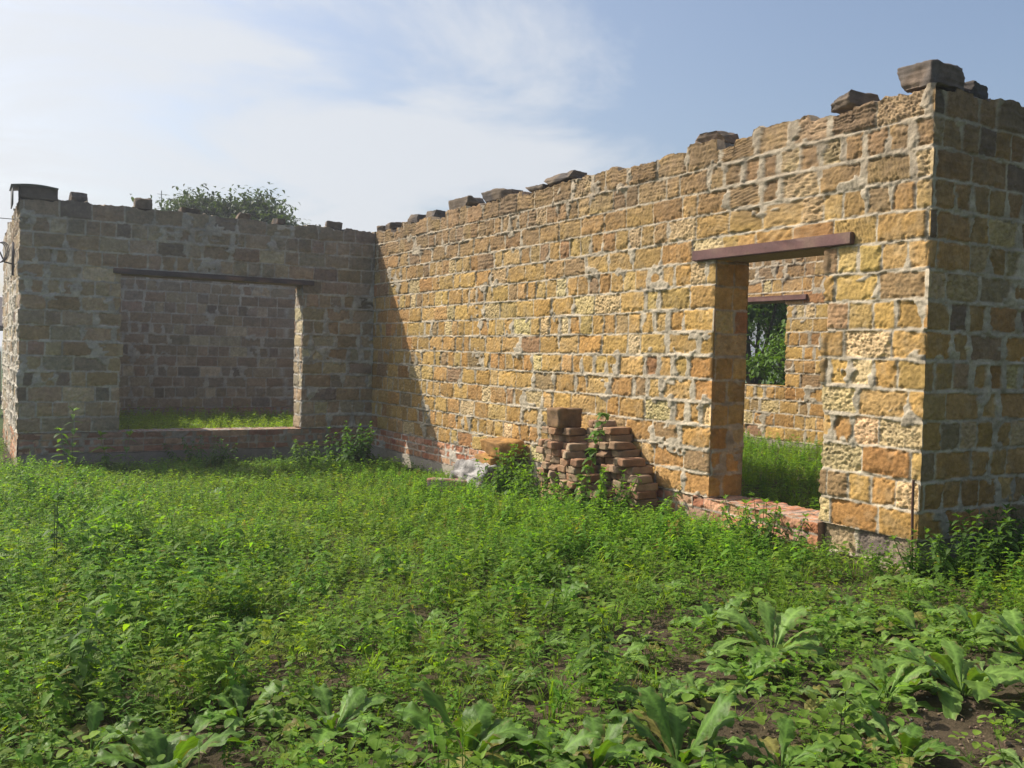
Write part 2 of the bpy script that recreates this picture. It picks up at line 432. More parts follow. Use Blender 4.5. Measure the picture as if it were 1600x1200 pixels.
# brick course under the blocks
acc = Acc()
strip_face((0, 0, 0), (0, -1), (-1, 0), .0, 3.78, -.28, -.006, .011, 11, acc, off=-.004, course=.0925, long=.258, short=.128, pal='brick', mortar=(.45, .40, .33), joint=.005, rough=.8, smear=.6)
strip_face((0, 0, 0), (0, -1), (-1, 0), 4.9, 7.35, -.28, -.006, .011, 12, acc, off=-.004, course=.0925, long=.258, short=.128, pal='brick', joint=.005, rough=.9, smear=.6)
strip_face((0, 0, 0), (0, -1), (-1, 0), 7.36, 8.72, -.28, -.004, .009, 13, acc, off=.022, depth=.43, course=.0925, long=.258, short=.128, pal='brick', mortar=(.30, .26, .21), joint=.005, rough=1.2, smear=.1)
ob = acc.build('brick_course', M_BRICK, wB); 
acc = Acc()
strip_face((0, 0, 0), (0, -1), (-1, 0), 3.80, 4.88, -.55, -.006, .012, 14, acc, off=-.012, pal='rubble', smear=1.6)
acc.build('rubble_base', M_ROCK, wB)['label'] = 'rubble stones behind the loose blocks'
acc = Acc()
strip_face((0, 0, 0), (0, -1), (-1, 0), 8.74, 9.50, -.45, -.006, .009, 15, acc, off=-.03, course=.26, long=.36, short=.3, pal='rubble', smear=1.2, rough=1.6)
ob = acc.build('rubble_base', M_ROCK, wB); ob['label'] = 'dark rubble stones under the last pier'
acc = Acc()
for (a, b, o) in ((0, 3.78, .02), (4.9, 7.35, .015), (7.36, 8.72, .045)):
    strip_face((0, 0, 0), (0, -1), (-1, 0), a, b, -.95, -.285, .03, 16, acc, off=o, course=.9, long=3.0, short=2.0, pal='rubble', mortar=(.36, .32, .26), smear=0, rough=.5)
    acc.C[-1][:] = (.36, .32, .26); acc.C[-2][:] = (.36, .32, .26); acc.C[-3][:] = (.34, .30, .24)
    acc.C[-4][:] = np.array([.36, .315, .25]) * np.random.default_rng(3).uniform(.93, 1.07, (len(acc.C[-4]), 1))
acc.build('foundation', M_CONC, wB)
acc = Acc()
strip_face((0, YB, 0), (1, 0), (0, -1), .03, 5.3, -.6, -.006, .02, 17, acc, off=-.03, course=.26, long=.4, short=.3, pal='rubble', smear=1.2, rough=1.5)
acc.build('rubble_base', M_ROCK, wC)
acc = Acc()
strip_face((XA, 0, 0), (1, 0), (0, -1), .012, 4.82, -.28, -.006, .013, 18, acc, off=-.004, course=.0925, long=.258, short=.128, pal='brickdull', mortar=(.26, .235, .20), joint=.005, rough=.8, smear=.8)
acc.build('brick_course', M_BRICK, wA)
acc = Acc()
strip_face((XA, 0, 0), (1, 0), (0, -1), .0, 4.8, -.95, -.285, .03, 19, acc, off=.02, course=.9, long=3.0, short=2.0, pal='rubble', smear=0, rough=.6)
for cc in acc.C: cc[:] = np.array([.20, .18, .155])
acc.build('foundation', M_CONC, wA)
acc = Acc()
strip_face((XA, 0, 0), (0, 1), (-1, 0), .012, 5.3, -.8, -.006, .02, 20, acc, off=-.01, course=.0925, long=.258, short=.128, pal='brick', rough=1.2, smear=1.4)
acc.build('brick_course', M_BRICK, wF)
acc = Acc()
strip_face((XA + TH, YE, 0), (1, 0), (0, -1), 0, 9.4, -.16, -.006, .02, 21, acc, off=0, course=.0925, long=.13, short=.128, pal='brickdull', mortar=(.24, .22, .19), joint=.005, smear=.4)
acc.build('brick_course', M_BRICK, wE)
acc = Acc()
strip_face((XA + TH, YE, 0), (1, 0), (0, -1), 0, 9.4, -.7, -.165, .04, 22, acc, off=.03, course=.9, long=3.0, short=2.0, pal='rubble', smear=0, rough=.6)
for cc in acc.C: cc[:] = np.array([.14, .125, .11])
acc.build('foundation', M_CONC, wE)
acc = Acc()
strip_face((XD, 5, 0), (0, -1), (-1, 0), 0, 14.1, -.6, -.006, .03, 23, acc, off=.03, course=.9, long=3.0, short=2.0, pal='rubble', smear=0, rough=.6)
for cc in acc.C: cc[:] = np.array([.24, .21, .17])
acc.build('foundation', M_CONC, wD)

def lintel(parent, x0, x1, y0, y1, z0, z1, col):
    bm = bmesh.new(); bmesh.ops.create_cube(bm, size=1)
    for v in bm.verts:
        v.co = Vector(((x0 + x1) / 2 + v.co.x * (x1 - x0), (y0 + y1) / 2 + v.co.y * (y1 - y0), (z0 + z1) / 2 + v.co.z * (z1 - z0)))
    bmesh.ops.bevel(bm, geom=list(bm.edges), offset=.006, segments=2, affect='EDGES')
    bmesh.ops.triangulate(bm, faces=bm.faces)
    bmesh.ops.subdivide_edges(bm, edges=[e for e in bm.edges if e.calc_length() > .3], cuts=24, use_grid_fill=True); bmesh.ops.triangulate(bm, faces=bm.faces)
    a = Acc(); bm.verts.ensure_lookup_table(); bm.verts.index_update()
    V = np.array([v.co[:] for v in bm.verts]); F = np.array([[v.index for v in f.verts] for f in bm.faces])
    k_ = fbm(V[:, 0] * 5 + V[:, 1] * 5, V[:, 2] * 18, 77)[:, None]; st_ = sstep(.55, .72, k_)
    V = V + (k_ - .5) * .006
    a.add(V, F, np.array(col) * (.6 + .8 * k_) * (1 - st_) + np.array((.15, .085, .06)) * st_); bm.free()
    return a.build('lintel', M_STEEL, parent, smooth=False)
lintel(wB, -.04, .36, -8.93, -7.27, 2.012, 2.098, (.105, .045, .04))
lintel(wA, -3.72, -.96, -.035, .36, 2.122, 2.19, (.06, .045, .045))
lintel(wD, XD - .045, XD + .36, -4.07, -2.2, 2.072, 2.15, (.12, .055, .045))

# ------------------------------------------------------------------ loose blocks and stones
def rock(name, size, seed, pal, mat, sub=7, rnd=.02, amp=.012, freq=9.0, layers=0.0, big=0.0, second=None, cuts=0):
    """rounded box with a worn, displaced surface, origin at the middle of its base"""
    bm = bmesh.new(); bmesh.ops.create_cube(bm, size=1)
    bmesh.ops.subdivide_edges(bm, edges=list(bm.edges), cuts=sub, use_grid_fill=True)
    sx, sy, sz = [s / 2 for s in size]; o = Vector((seed * 7.3, seed * 3.1, seed * 1.7)); cols = []
    bm.normal_update(); rr = random.Random(seed * 13 + 5); planes = []
    for _ in range(cuts):
        nn_ = Vector((rr.gauss(0, 1), rr.gauss(0, 1), rr.gauss(.25, .8))).normalized(); sup = abs(nn_.x) * sx + abs(nn_.y) * sy + abs(nn_.z) * sz
        planes.append((nn_, sup * rr.uniform(.60, .86)))
    for v in bm.verts:
        p = Vector((v.co.x * 2 * sx, v.co.y * 2 * sy, v.co.z * 2 * sz))
        for (nn_, dd_) in planes:
            ex = p.dot(nn_) - dd_
            if ex > 0: p = p - nn_ * ex
        q = Vector((max(-sx + rnd, min(sx - rnd, p.x)), max(-sy + rnd, min(sy - rnd, p.y)), max(-sz + rnd, min(sz - rnd, p.z))))
        dlt = p - q
        nn = dlt.normalized() if dlt.length > 1e-6 else Vector(v.normal)
        p = q + nn * rnd if dlt.length > 1e-6 else p
        n = mnoise.noise(p * freq + o) + .5 * mnoise.noise(p * freq * 2.3 + o) + .35 * mnoise.noise(p * freq * 5 + o)
        p = p + nn * (n * amp + layers * mnoise.noise(Vector((p.x * 3, p.y * 3, p.z * 45)) + o) + big * mnoise.noise(p * 4 + o))
        v.co = p
        t = mnoise.noise(p * 6 + o) * .5 + .5; u = mnoise.noise(p * 17 - o) * .5 + .5
        c = np.array(pal) * (.7 + .6 * u)
        if second is not None: k = max(0, min(1, (t - .42) * 5)); c = c * (1 - k) + np.array(second) * (.7 + .6 * u) * k
        cols.append(c)
    zmin = min(v.co.z for v in bm.verts)
    V = np.array([[v.co.x, v.co.y, v.co.z - zmin] for v in bm.verts]); bm.verts.index_update()
    F = np.array([[v.index for v in f.verts] for f in bm.faces]); bm.free()
    a = Acc(); a.add(V, F, np.array(cols)); return a.build(name, mat)

DARK = (.078, .067, .06); BRN = (.115, .092, .07); OCH = (.42, .23, .075)
def put(o, loc, rz=0, rx=0, ry=0):
    o.location = loc; o.rotation_euler = (rad(rx), rad(ry), rad(rz)); return o
gTop = 'loose blocks left on top of the walls'
tops = [
 # x, y, z, size, rz, colour, label
 (-4.14, .20, 3.02, (.22, .30, .15), 4, DARK, 'small square block on the wide window wall, next to the capped corner', 0),
 (-3.33, .20, 3.01, (.24, .30, .17), -6, BRN, 'pale grey cube block on the window wall, just left of the tree', 0),
 (-2.72, .20, 3.0, (.28, .30, .11), 5, DARK, 'low block in front of the left half of the tree crown', 0),
 (-1.98, .18, 3.0, (.22, .30, .09), -4, BRN, 'yellowish low block in front of the middle of the tree crown', 0),
 (-1.45, .20, 2.99, (.16, .26, .10), 10, DARK, 'smallest low block in front of the right edge of the tree', 0),
 (-.61, .20, 3.0, (.27, .28, .11), -14, BRN, 'lone tilted block on the window wall near the inner corner', 6),
 (.17, -.02, 3.0, (.26, .20, .09), 8, BRN, 'flat stub of block right at the inner corner of the walls', 0),
 (.17, -.42, 3.0, (.30, .34, .09), -5, DARK, 'flat dark slab stone beside the inner corner stub', -5),
 (.17, -1.22, 3.0, (.28, .32, .14), 6, DARK, 'squarish dark block third along the long wall from the inner corner', 0),
 (.20, -1.78, 2.99, (.30, .42, .13), -8, DARK, 'rounded hump shaped stone on the far part of the long wall', 4),
 (.18, -2.72, 3.0, (.34, .58, .17), 3, BRN, 'big upright block on the long wall with a sloping right end', 0),
 (.18, -3.56, 3.0, (.34, .70, .14), 5, DARK, 'long block with a stepped top on the long wall', 0),
 (.17, -5.02, 3.0, (.36, .62, .11), -4, DARK, 'wide flat capstone on the middle of the long wall', 3),
 (.17, -4.55, 2.995, (.34, .34, .06), 6, BRN, 'thin slab half under the wide flat capstone', 0),
 (.16, -7.33, 3.0, (.32, .34, .12), 12, (.17, .125, .095), 'brown block on the long wall above the doorway', -3),
 (.16, -8.74, 3.0, (.30, .30, .12), -18, DARK, 'jagged layered stone on the long wall above the right side of the doorway', 8),
 (.92, YB + .18, 2.97, (.52, .22, .07), -3, (.12, .09, .075), 'long thin piece lying on the end wall at the right', 0),
]
for i, (x, y, z, sz, rz, col, lab, ry) in enumerate(tops):
    o = rock('loose_block', (sz[0] * .9, sz[1] * .92, sz[2] * .88), i + 3, col, M_STONE, sub=13, rnd=.008, amp=.010, freq=14, layers=.007 if i in (7, 12, 15, 13, 14) else .003, big=.03 if i in (9, 10, 11, 12, 15) else .015, cuts=7 if i in (7, 9, 10, 11, 12, 15) else 4, second=(.14, .108, .078))
    tag(put(o, (x, y, z), rz, 0, ry), lab, 'stone block', gTop)
o = rock('loose_block', (.42, .27, .17), 41, (.145, .108, .08), M_STONE, sub=15, rnd=.010, amp=.010, freq=14, layers=.010, big=.02, cuts=4, second=(.12, .10, .085))
tag(put(o, (.21, YB + .17, 2.99), 0, 0, 0), 'large layered block crowning the near corner of the house', 'stone block', gTop)
o = rock('loose_block', (.24, .28, .11), 42, DARK, M_STONE, sub=12, rnd=.010, amp=.012, freq=14, layers=.005, big=.02, cuts=7)
tag(put(o, (.53, YB + .18, 2.99), 8), 'dark broken stone just behind the crowning corner block', 'stone block', gTop)

# capped corner: blocks with a bent metal sheet
cap = thing('corner_cap', 'dark block capped with a curved metal sheet on the far left corner', 'capstone', (XA + .18, .2, 3.0))
a = Acc(); us_ = np.linspace(-.28, .26, 14)
pts = []
for yy in (-.27, .30):
    for u in us_: pts.append((u, yy, .155 + .028 * math.cos(u * 5.5)))
for yy in (-.27, .30):
    for u in us_: pts.append((u, yy, .143 + .028 * math.cos(u * 5.5)))
n = len(us_); F = []
for i in range(n - 1):
    F += [(i, i + 1, n + i + 1, n + i), (2 * n + i, 3 * n + i, 3 * n + i + 1, 2 * n + i + 1), (i, 2 * n + i, 2 * n + i + 1, i + 1), (n + i, n + i + 1, 3 * n + i + 1, 3 * n + i)]
F += [(0, n, 3 * n, 2 * n), (n - 1, 3 * n - 1, 4 * n - 1, 2 * n - 1)]
a.add(pts, F, np.array([.10, .12, .13])); a.build('metal_sheet', M_STEEL, cap)
b = rock('block', (.44, .42, .16), 44, DARK, M_STONE, rnd=.014, amp=.006); b.parent = cap; b.location = (.04, 0, 0)
a = Acc(); box_acc(a, -.262, -.25, -.25, .28, -.09, .150, (.075, .08, .085)); a.build('side_flap', M_STEEL, cap)

# rusty rod leaning in the near corner
a = Acc(); ang = np.linspace(0, 2 * math.pi, 9)[:-1]
V = []; zz = np.linspace(0, .66, 14)
for k_, z in enumerate(zz):
    for t in ang: V.append((.009 * math.cos(t) + .004 * math.sin(z * 9), .009 * math.sin(t) + .012 * z, z))
F = [(k_ * 8 + j, k_ * 8 + (j + 1) % 8, (k_ + 1) * 8 + (j + 1) % 8, (k_ + 1) * 8 + j) for k_ in range(13) for j in range(8)]
a.add(V, F, np.array([.07, .032, .02])); a.add([V[-8 + j] for j in range(8)], [(0, 1, 2, 3), (0, 3, 4, 7), (4, 5, 6, 7)], np.array([.07, .032, .02]))
o = a.build('steel_rod', M_STEEL); tag(put(o, (-.032, YB + .02, -.25)), 'thin rusty steel rod upright against the near corner of the house', 'rod')

# stones beside the long wall
o = rock('boulder', (.46, .56, .36), 61, (.42, .40, .375), M_ROCK, sub=22, rnd=.05, amp=.024, freq=11, layers=.004, big=.03, cuts=6, second=(.17, .16, .15))
tag(put(o, (-.38, -4.22, float(ground_z(-.38, -4.22)) - .05), 10), 'pale grey pitted rubble lump on the grass below two ochre blocks', 'stone')
o = rock('loose_block', (.30, .50, .15), 62, (.36, .195, .06), M_STONE, sub=12, rnd=.02, amp=.014, big=.03, second=(.26, .15, .055), cuts=4)
tag(put(o, (-.20, -4.20, -.14), -6, 0, -6), 'ochre block lying under a browner block, behind the grey rubble lump', 'stone block', 'loose ochre blocks by the long wall')
o = rock('loose_block', (.28, .46, .17), 63, (.24, .135, .05), M_STONE, sub=12, rnd=.02, amp=.014, big=.025, second=(.35, .19, .06), cuts=4)
tag(put(o, (-.19, -4.36, .015), 8, 3, -5), 'brownish ochre block on top of another, left of the brick pile', 'stone block', 'loose ochre blocks by the long wall')
o = rock('concrete_piece', (.50, .15, .12), 64, (.27, .23, .19), M_CONC, sub=9, rnd=.015, amp=.007, big=.01, second=(.25, .13, .09))
tag(put(o, (-.72, -4.12, float(ground_z(-.72, -4.12)) + .03), -42), 'broken kerb piece lying in the grass left of the grey rubble lump', 'concrete')

# ------------------------------------------------------------------ brick pile
rng = random.Random(5)
protos = []
for i, (c, c2) in enumerate([((.27, .155, .105), (.31, .20, .14)), ((.23, .14, .10), (.29, .20, .15)), ((.29, .18, .125), (.25, .145, .10)), ((.27, .215, .17), (.24, .165, .12)), ((.20, .125, .09), (.25, .17, .125)), ((.33, .26, .20), (.26, .19, .15))]):
    p = rock('brick', (.25, .12, .065), 70 + i, np.array(c) * (1, .97, .80), M_BRICK, sub=6, rnd=.005, amp=.006, freq=22, big=.006, second=np.array(c2) * (1, .97, .82), cuts=1 + i % 3)
    protos.append(p)
for p in protos: COL.objects.unlink(p)
ordn = ['bottom', 'second', 'third', 'fourth', 'fifth', 'sixth', 'seventh', 'eighth', 'ninth', 'tenth', 'eleventh', 'twelfth', 'thirteenth', 'fourteenth']
posn = ['first', 'second', 'third', 'fourth', 'fifth', 'sixth', 'seventh', 'eighth']
def stack(name, y_left, heights, x_mid, jit, lean=0.0):
    for col, hgt in enumerate(heights):
        y = y_left - .062 - col * .127
        z0 = float(ground_z(x_mid, y)) - .02
        sh = rng.uniform(-.03, .03)
        for k in range(hgt):
            o = bpy.data.objects.new('brick', rng.choice(protos).data); COL.objects.link(o)
            put(o, (x_mid + sh + rng.uniform(-jit, jit) + lean * k, y + rng.uniform(-.007, .007), z0 + k * .0695),
                rng.choice([1, 1, 1, 2.2]) * rng.uniform(-9, 9) + (180 if rng.random() < .5 else 0))
            tag(o, 'brick in the %s, %s course, %s from the left' % (name, ordn[k], posn[col]), 'brick', 'bricks stacked against the long wall')
stack('low left stub of the pile', -5.52, [7, 9], -.15, .03)
stack('tall left stack of the pile', -5.62, [10, 12, 12, 12], -.38, .06)
stack('middle stack against the wall', -6.10, [13, 13, 12, 10], -.18, .06)
stack('thin front row of the pile', -6.13, [10, 8, 6, 4], -.42, .06)
stack('low right end of the pile', -6.58, [8, 8, 6], -.20, .05)
o = rock('loose_block', (.30, .20, .19), 81, (.15, .10, .06), M_STONE, sub=10, rnd=.02, amp=.012, big=.015, second=(.22, .135, .07))
tag(put(o, (-.40, -5.92, float(ground_z(-.4, -5.92)) - .02 + 11.9 * .0695), 4), 'dark brown limestone block standing on top of the brick pile', 'stone block')

# ------------------------------------------------------------------ ground
xs = np.unique(np.concatenate([-np.geomspace(9, 400, 30), np.arange(-9, 6, .06), np.geomspace(6, 400, 30)]))
ys = np.unique(np.concatenate([-np.geomspace(14, 400, 30), np.arange(-14, 6, .06), np.geomspace(6, 400, 30)]))
X, Y = np.meshgrid(xs, ys)
Z = ground_z(X, Y) + (fbm(X * 9, Y * 9, 3) - .5) * .035
far = sstep(7, 14, np.hypot(X + 2, Y + 5))
a = Acc(); C = np.zeros(X.shape + (3,)); C[..., 0] = np.clip(far + .25 * fbm(X, Y, 8), 0, 1)
a.add(np.stack([X, Y, Z], -1).reshape(-1, 3), grid_faces(len(ys), len(xs)), C.reshape(-1, 3))
tag(a.build('ground', M_SOIL), kind='structure')

# ------------------------------------------------------------------ plants
class Tpl:
    """a small plant as triangles, colours as multipliers"""
    def __init__(s): s.V = []; s.F = []; s.C = []; s.n = 0
    def add(s, V, F, c):
        V = np.asarray(V, float); s.V.append(V); s.F.append(np.asarray(F) + s.n); s.n += len(V)
        s.C.append(np.tile(np.asarray(c, float), (len(V), 1)))
    def done(s):
        s.V = np.concatenate(s.V); s.F = np.concatenate(s.F); s.C = np.concatenate(s.C); return s

def frame(yaw, pitch):
    cy, sy, cp, sp = math.cos(yaw), math.sin(yaw), math.cos(pitch), math.sin(pitch)
    return np.array([[cy * cp, sy * cp, sp], [-sy, cy, 0], [-cy * sp, -sy * sp, cp]])

def leaf_pts(L, W, fold, droop, prof=((.0, .0), (.35, 1.), (.7, .72), (1., 0.))):
    V = []; F = []
    n = len(prof)
    for i, (t, w) in enumerate(prof):
        z = -droop * t * t * L
        V += [(t * L, 0, z), (t * L, w * W / 2, z + fold * w * W / 2), (t * L, -w * W / 2, z + fold * w * W / 2)]
    for i in range(n - 1):
        a, b = 3 * i, 3 * i + 3
        F += [(a, b, b + 1), (a, b + 1, a + 1), (a, a + 2, b + 2), (a, b + 2, b)]
    # drop degenerate ones
    F = [f for f in F if len(set(f)) == 3]
    return np.array(V), np.array(F)

def stem(t, p0, p1, r, c):
    p0 = np.array(p0, float); p1 = np.array(p1, float)
    d = p1 - p0; a = np.cross(d, [0.3, 1, .2]); a /= np.linalg.norm(a); b = np.cross(d, a); b /= np.linalg.norm(b)
    V = [p0 + r * (a * math.cos(q) + b * math.sin(q)) for q in (0, 2.09, 4.19)] + [p1 + .5 * r * (a * math.cos(q) + b * math.sin(q)) for q in (0, 2.09, 4.19)]
    t.add(V, [(0, 1, 4), (0, 4, 3), (1, 2, 5), (1, 5, 4), (2, 0, 3), (2, 3, 5)], c)

def put_leaf(t, base, yaw, pitch, L, W, fold, droop, c, prof=None):
    V, F = leaf_pts(L, W, fold, droop, prof) if prof else leaf_pts(L, W, fold, droop)
    t.add(V @ frame(yaw, pitch) + np.array(base), F, c)

SAW = ((0, 0), (.12, .55), (.22, .5), (.34, 1), (.44, .78), (.56, .92), (.66, .62), (.78, .6), (.9, .25), (1, 0))
def nettle(seed, H=.28, tiers=6, leaf=.055, prof=None, spread=1.0):
    r = random.Random(seed); t = Tpl()
    n = r.choice([1, 1, 2])
    for s_ in range(n):
        bx, by = r.uniform(-.03, .03), r.uniform(-.03, .03); lx, ly = r.uniform(-.07, .07), r.uniform(-.07, .07)
        h = H * r.uniform(.75, 1.15)
        stem(t, (bx, by, -.02), (bx + lx, by + ly, h), .0022, (.9, 1.0, .9))
        y0 = r.uniform(0, 3)
        for k in range(tiers):
            f = .25 + .75 * (k + .5) / tiers; p = (bx + lx * f, by + ly * f, h * f)
            sz = leaf * (1.15 - .75 * abs(f - .55)) * r.uniform(.8, 1.2)
            for s2 in (0, math.pi):
                put_leaf(t, p, y0 + s2 + r.uniform(-.4, .4), r.uniform(.0, .55), sz * spread, sz * .62, r.uniform(.1, .45), r.uniform(.25, .8), np.array((1, 1, 1)) * r.uniform(.75, 1.2), prof)
            y0 += 1.57 + r.uniform(-.2, .2)
        for q in range(4):
            put_leaf(t, (bx + lx, by + ly, h), r.uniform(0, 6.3), r.uniform(.4, 1.0), leaf * .5, leaf * .28, .4, .4, np.array((1.15, 1.15, .9)) * r.uniform(.9, 1.2))
    return t.done()

def feather(seed, H=.30, leaf=.085):
    r = random.Random(seed); t = Tpl()
    lx, ly = r.uniform(-.06, .06), r.uniform(-.06, .06); h = H * r.uniform(.75, 1.2)
    stem(t, (0, 0, -.02), (lx, ly, h), .0024, (.9, .9, .8))
    n = 12
    for k in range(n):
        f = .15 + .85 * (k + .5) / n; base = np.array((lx * f, ly * f, h * f))
        R = frame(k * 2.4 + r.uniform(-.3, .3), r.uniform(.15, .75)); Lf = leaf * r.uniform(.75, 1.2) * (1.1 - .5 * f)
        dr = r.uniform(.3, .8); c = np.array((1, 1, 1)) * r.uniform(.75, 1.25)
        for j in range(5):
            tt = .22 + .17 * j; x = tt * Lf; z = -dr * tt * tt * Lf; ll = Lf * (.42 - .28 * abs(tt - .45))
            for sgn in (1, -1):
                d = np.array((.62, sgn * .78, r.uniform(-.1, .25))); nrm = np.array((-sgn * .78 * sgn, .62 * sgn, 0)); w = ll * .17
                p = np.array((x, 0, z))
                q = np.array([p, p + d * ll * .5 + nrm * w, p + d * ll, p + d * ll * .5 - nrm * w])
                t.add(q @ R + base, [(0, 1, 2), (0, 2, 3)], c)
        p = np.array((.95 * Lf, 0, -dr * .9 * Lf)); ll = Lf * .25
        q = np.array([p, p + (ll * .5, ll * .22, 0), p + (ll, 0, 0), p + (ll * .5, -ll * .22, 0)])
        t.add(q @ R + base, [(0, 1, 2), (0, 2, 3)], c)
        q = np.array([(0, -.0012, 0), (0, .0012, 0), (Lf * .5, .001, -dr * .25 * Lf), (Lf * .5, -.001, -dr * .25 * Lf), (Lf, 0, -dr * Lf)])
        t.add(q @ R + base, [(0, 1, 2), (0, 2, 3), (3, 2, 4)], c)
    return t.done()

def grass(seed, H=.26, n=14):
    r = random.Random(seed); t = Tpl()
    for k in range(n):
        yaw = r.uniform(0, 6.28); b = np.array((r.uniform(-.03, .03), r.uniform(-.03, .03), -.01)); h = H * r.uniform(.5, 1.2); out = h * r.uniform(.2, .9)
        d = np.array((math.cos(yaw), math.sin(yaw), 0)); s = np.array((-d[1], d[0], 0)); w = r.uniform(.002, .0042)
        V = []
        for i, (f, ww) in enumerate(((0, 1), (.4, .95), (.75, .7), (1, .06))):
            p = b + d * out * f ** 1.8 + np.array((0, 0, h * (f - .28 * f ** 3)))
            V += [p + s * w * ww, p - s * w * ww]
        t.add(V, [(0, 1, 3), (0, 3, 2), (2, 3, 5), (2, 5, 4), (4, 5, 7), (4, 7, 6)], np.array((1, 1, 1)) * r.uniform(.75, 1.25))
    return t.done()

def lowleaf(seed, n=16, R=.09, leaf=.032):
    r = random.Random(seed); t = Tpl()
    for k in range(n):
        yaw = r.uniform(0, 6.28); d = R * math.sqrt(r.random()); p = (d * math.cos(yaw), d * math.sin(yaw), r.uniform(.02, .10))
        sz = leaf * r.uniform(.6, 1.3)
        put_leaf(t, p, yaw + r.uniform(-.8, .8), r.uniform(-.1, .5), sz, sz * r.uniform(.6, .9), r.uniform(.05, .4), r.uniform(.1, .6), np.array((1, 1, 1)) * r.uniform(.75, 1.25), ((0, 0), (.25, .8), (.6, 1), (.88, .6), (1, 0)))
    for k in range(5):
        yaw = r.uniform(0, 6.28); stem(t, (0, 0, -.01), (R * .7 * math.cos(yaw), R * .7 * math.sin(yaw), .06), .0014, (.9, .9, .8))
    return t.done()

def broad_leaf(L, W, arch, wave, r, nx=26, lobes=7, ny=3):
    """long leaf with a wavy, toothed edge that rises and droops"""
    V = np.zeros((nx, 2 * ny + 1, 3)); c = np.ones((nx, 2 * ny + 1)); ph = r.uniform(0, 6); ph2 = r.uniform(0, 6)
    bend = r.uniform(-.25, .25); amp = r.uniform(.10, .24)
    for i in range(nx):
        t = i / (nx - 1)
        w0 = W / 2 * (math.sin(math.pi * (t * .97 + .03) ** 1.15) ** .8) * (.28 + .72 * min(1, t * 1.9))
        x = L * t * (1 - .15 * t); z = L * (arch[0] * t - arch[1] * t * t); yb = bend * L * t * t
        for j in range(-ny, ny + 1):
            e = j / ny; p_ = ph if j > 0 else ph2
            tooth = 1 + amp * (1 - abs(((lobes * t + p_) % 1) * 2 - 1) * 2) * (1 if .1 < t < .97 else 0)
            w = w0 * (tooth if abs(e) == 1 else 1)
            V[i, j + ny] = (x + abs(e) * .05 * L, yb + e * w, z + .30 * w0 * abs(e) - .22 * w0 * e * e + wave * W * e * e * math.sin(lobes * .55 * 6.28 * t + p_ * 3))
            c[i, j + ny] = 1.55 if j == 0 else 1.0 + .20 * math.sin(t * 62 - abs(e) * 7) + .2 * (r.random() - .5)
    return V.reshape(-1, 3), grid_faces(nx, 2 * ny + 1), c.reshape(-1)

def rosette(name, seed, n=13, L=.30, W=.11, upright=.5, col=(.11, .175, .045)):
    r = random.Random(seed); a = Acc()
    for k in range(n):
        f = k / n; yaw = k * 2.4 + r.uniform(-.3, .3); inner = f
        ll = L * (1.05 - .45 * inner) * r.uniform(.8, 1.15)
        rise = upright * (.35 + 1.0 * inner) * r.uniform(.7, 1.3)
        V, q, c = broad_leaf(ll, W * (1.0 - .25 * inner) * r.uniform(.85, 1.2), (rise * 1.15, .42 + rise * .38), r.uniform(.05, .13), r, lobes=r.choice([6, 7, 8, 9]))
        cy, sy = math.cos(yaw), math.sin(yaw)
        ro = r.uniform(-.35, .35)
        Vr = V.copy(); Vr[:, 1] = V[:, 1] * math.cos(ro) - V[:, 2] * math.sin(ro) * .3; Vr[:, 2] = V[:, 2] + V[:, 1] * math.sin(ro)
        P = np.stack([Vr[:, 0] * cy - Vr[:, 1] * sy, Vr[:, 0] * sy + Vr[:, 1] * cy, Vr[:, 2] + .02], -1)
        cc = np.array(col) * r.uniform(.8, 1.2)
        if r.random() < .09: cc = np.array((.20, .185, .05)) * r.uniform(.7, 1.1)
        edge = (sstep(.7, 1.0, np.abs(np.tile(np.linspace(-1, 1, 7), 26))) * sstep(.55, .75, fbm(P[:, 0] * 30, P[:, 1] * 30, seed)))[:, None]
        a.add(P, q, cc[None] * c[:, None] * (1 - edge) + np.array((.16, .12, .05)) * edge)
    return a.build(name, M_BROAD)

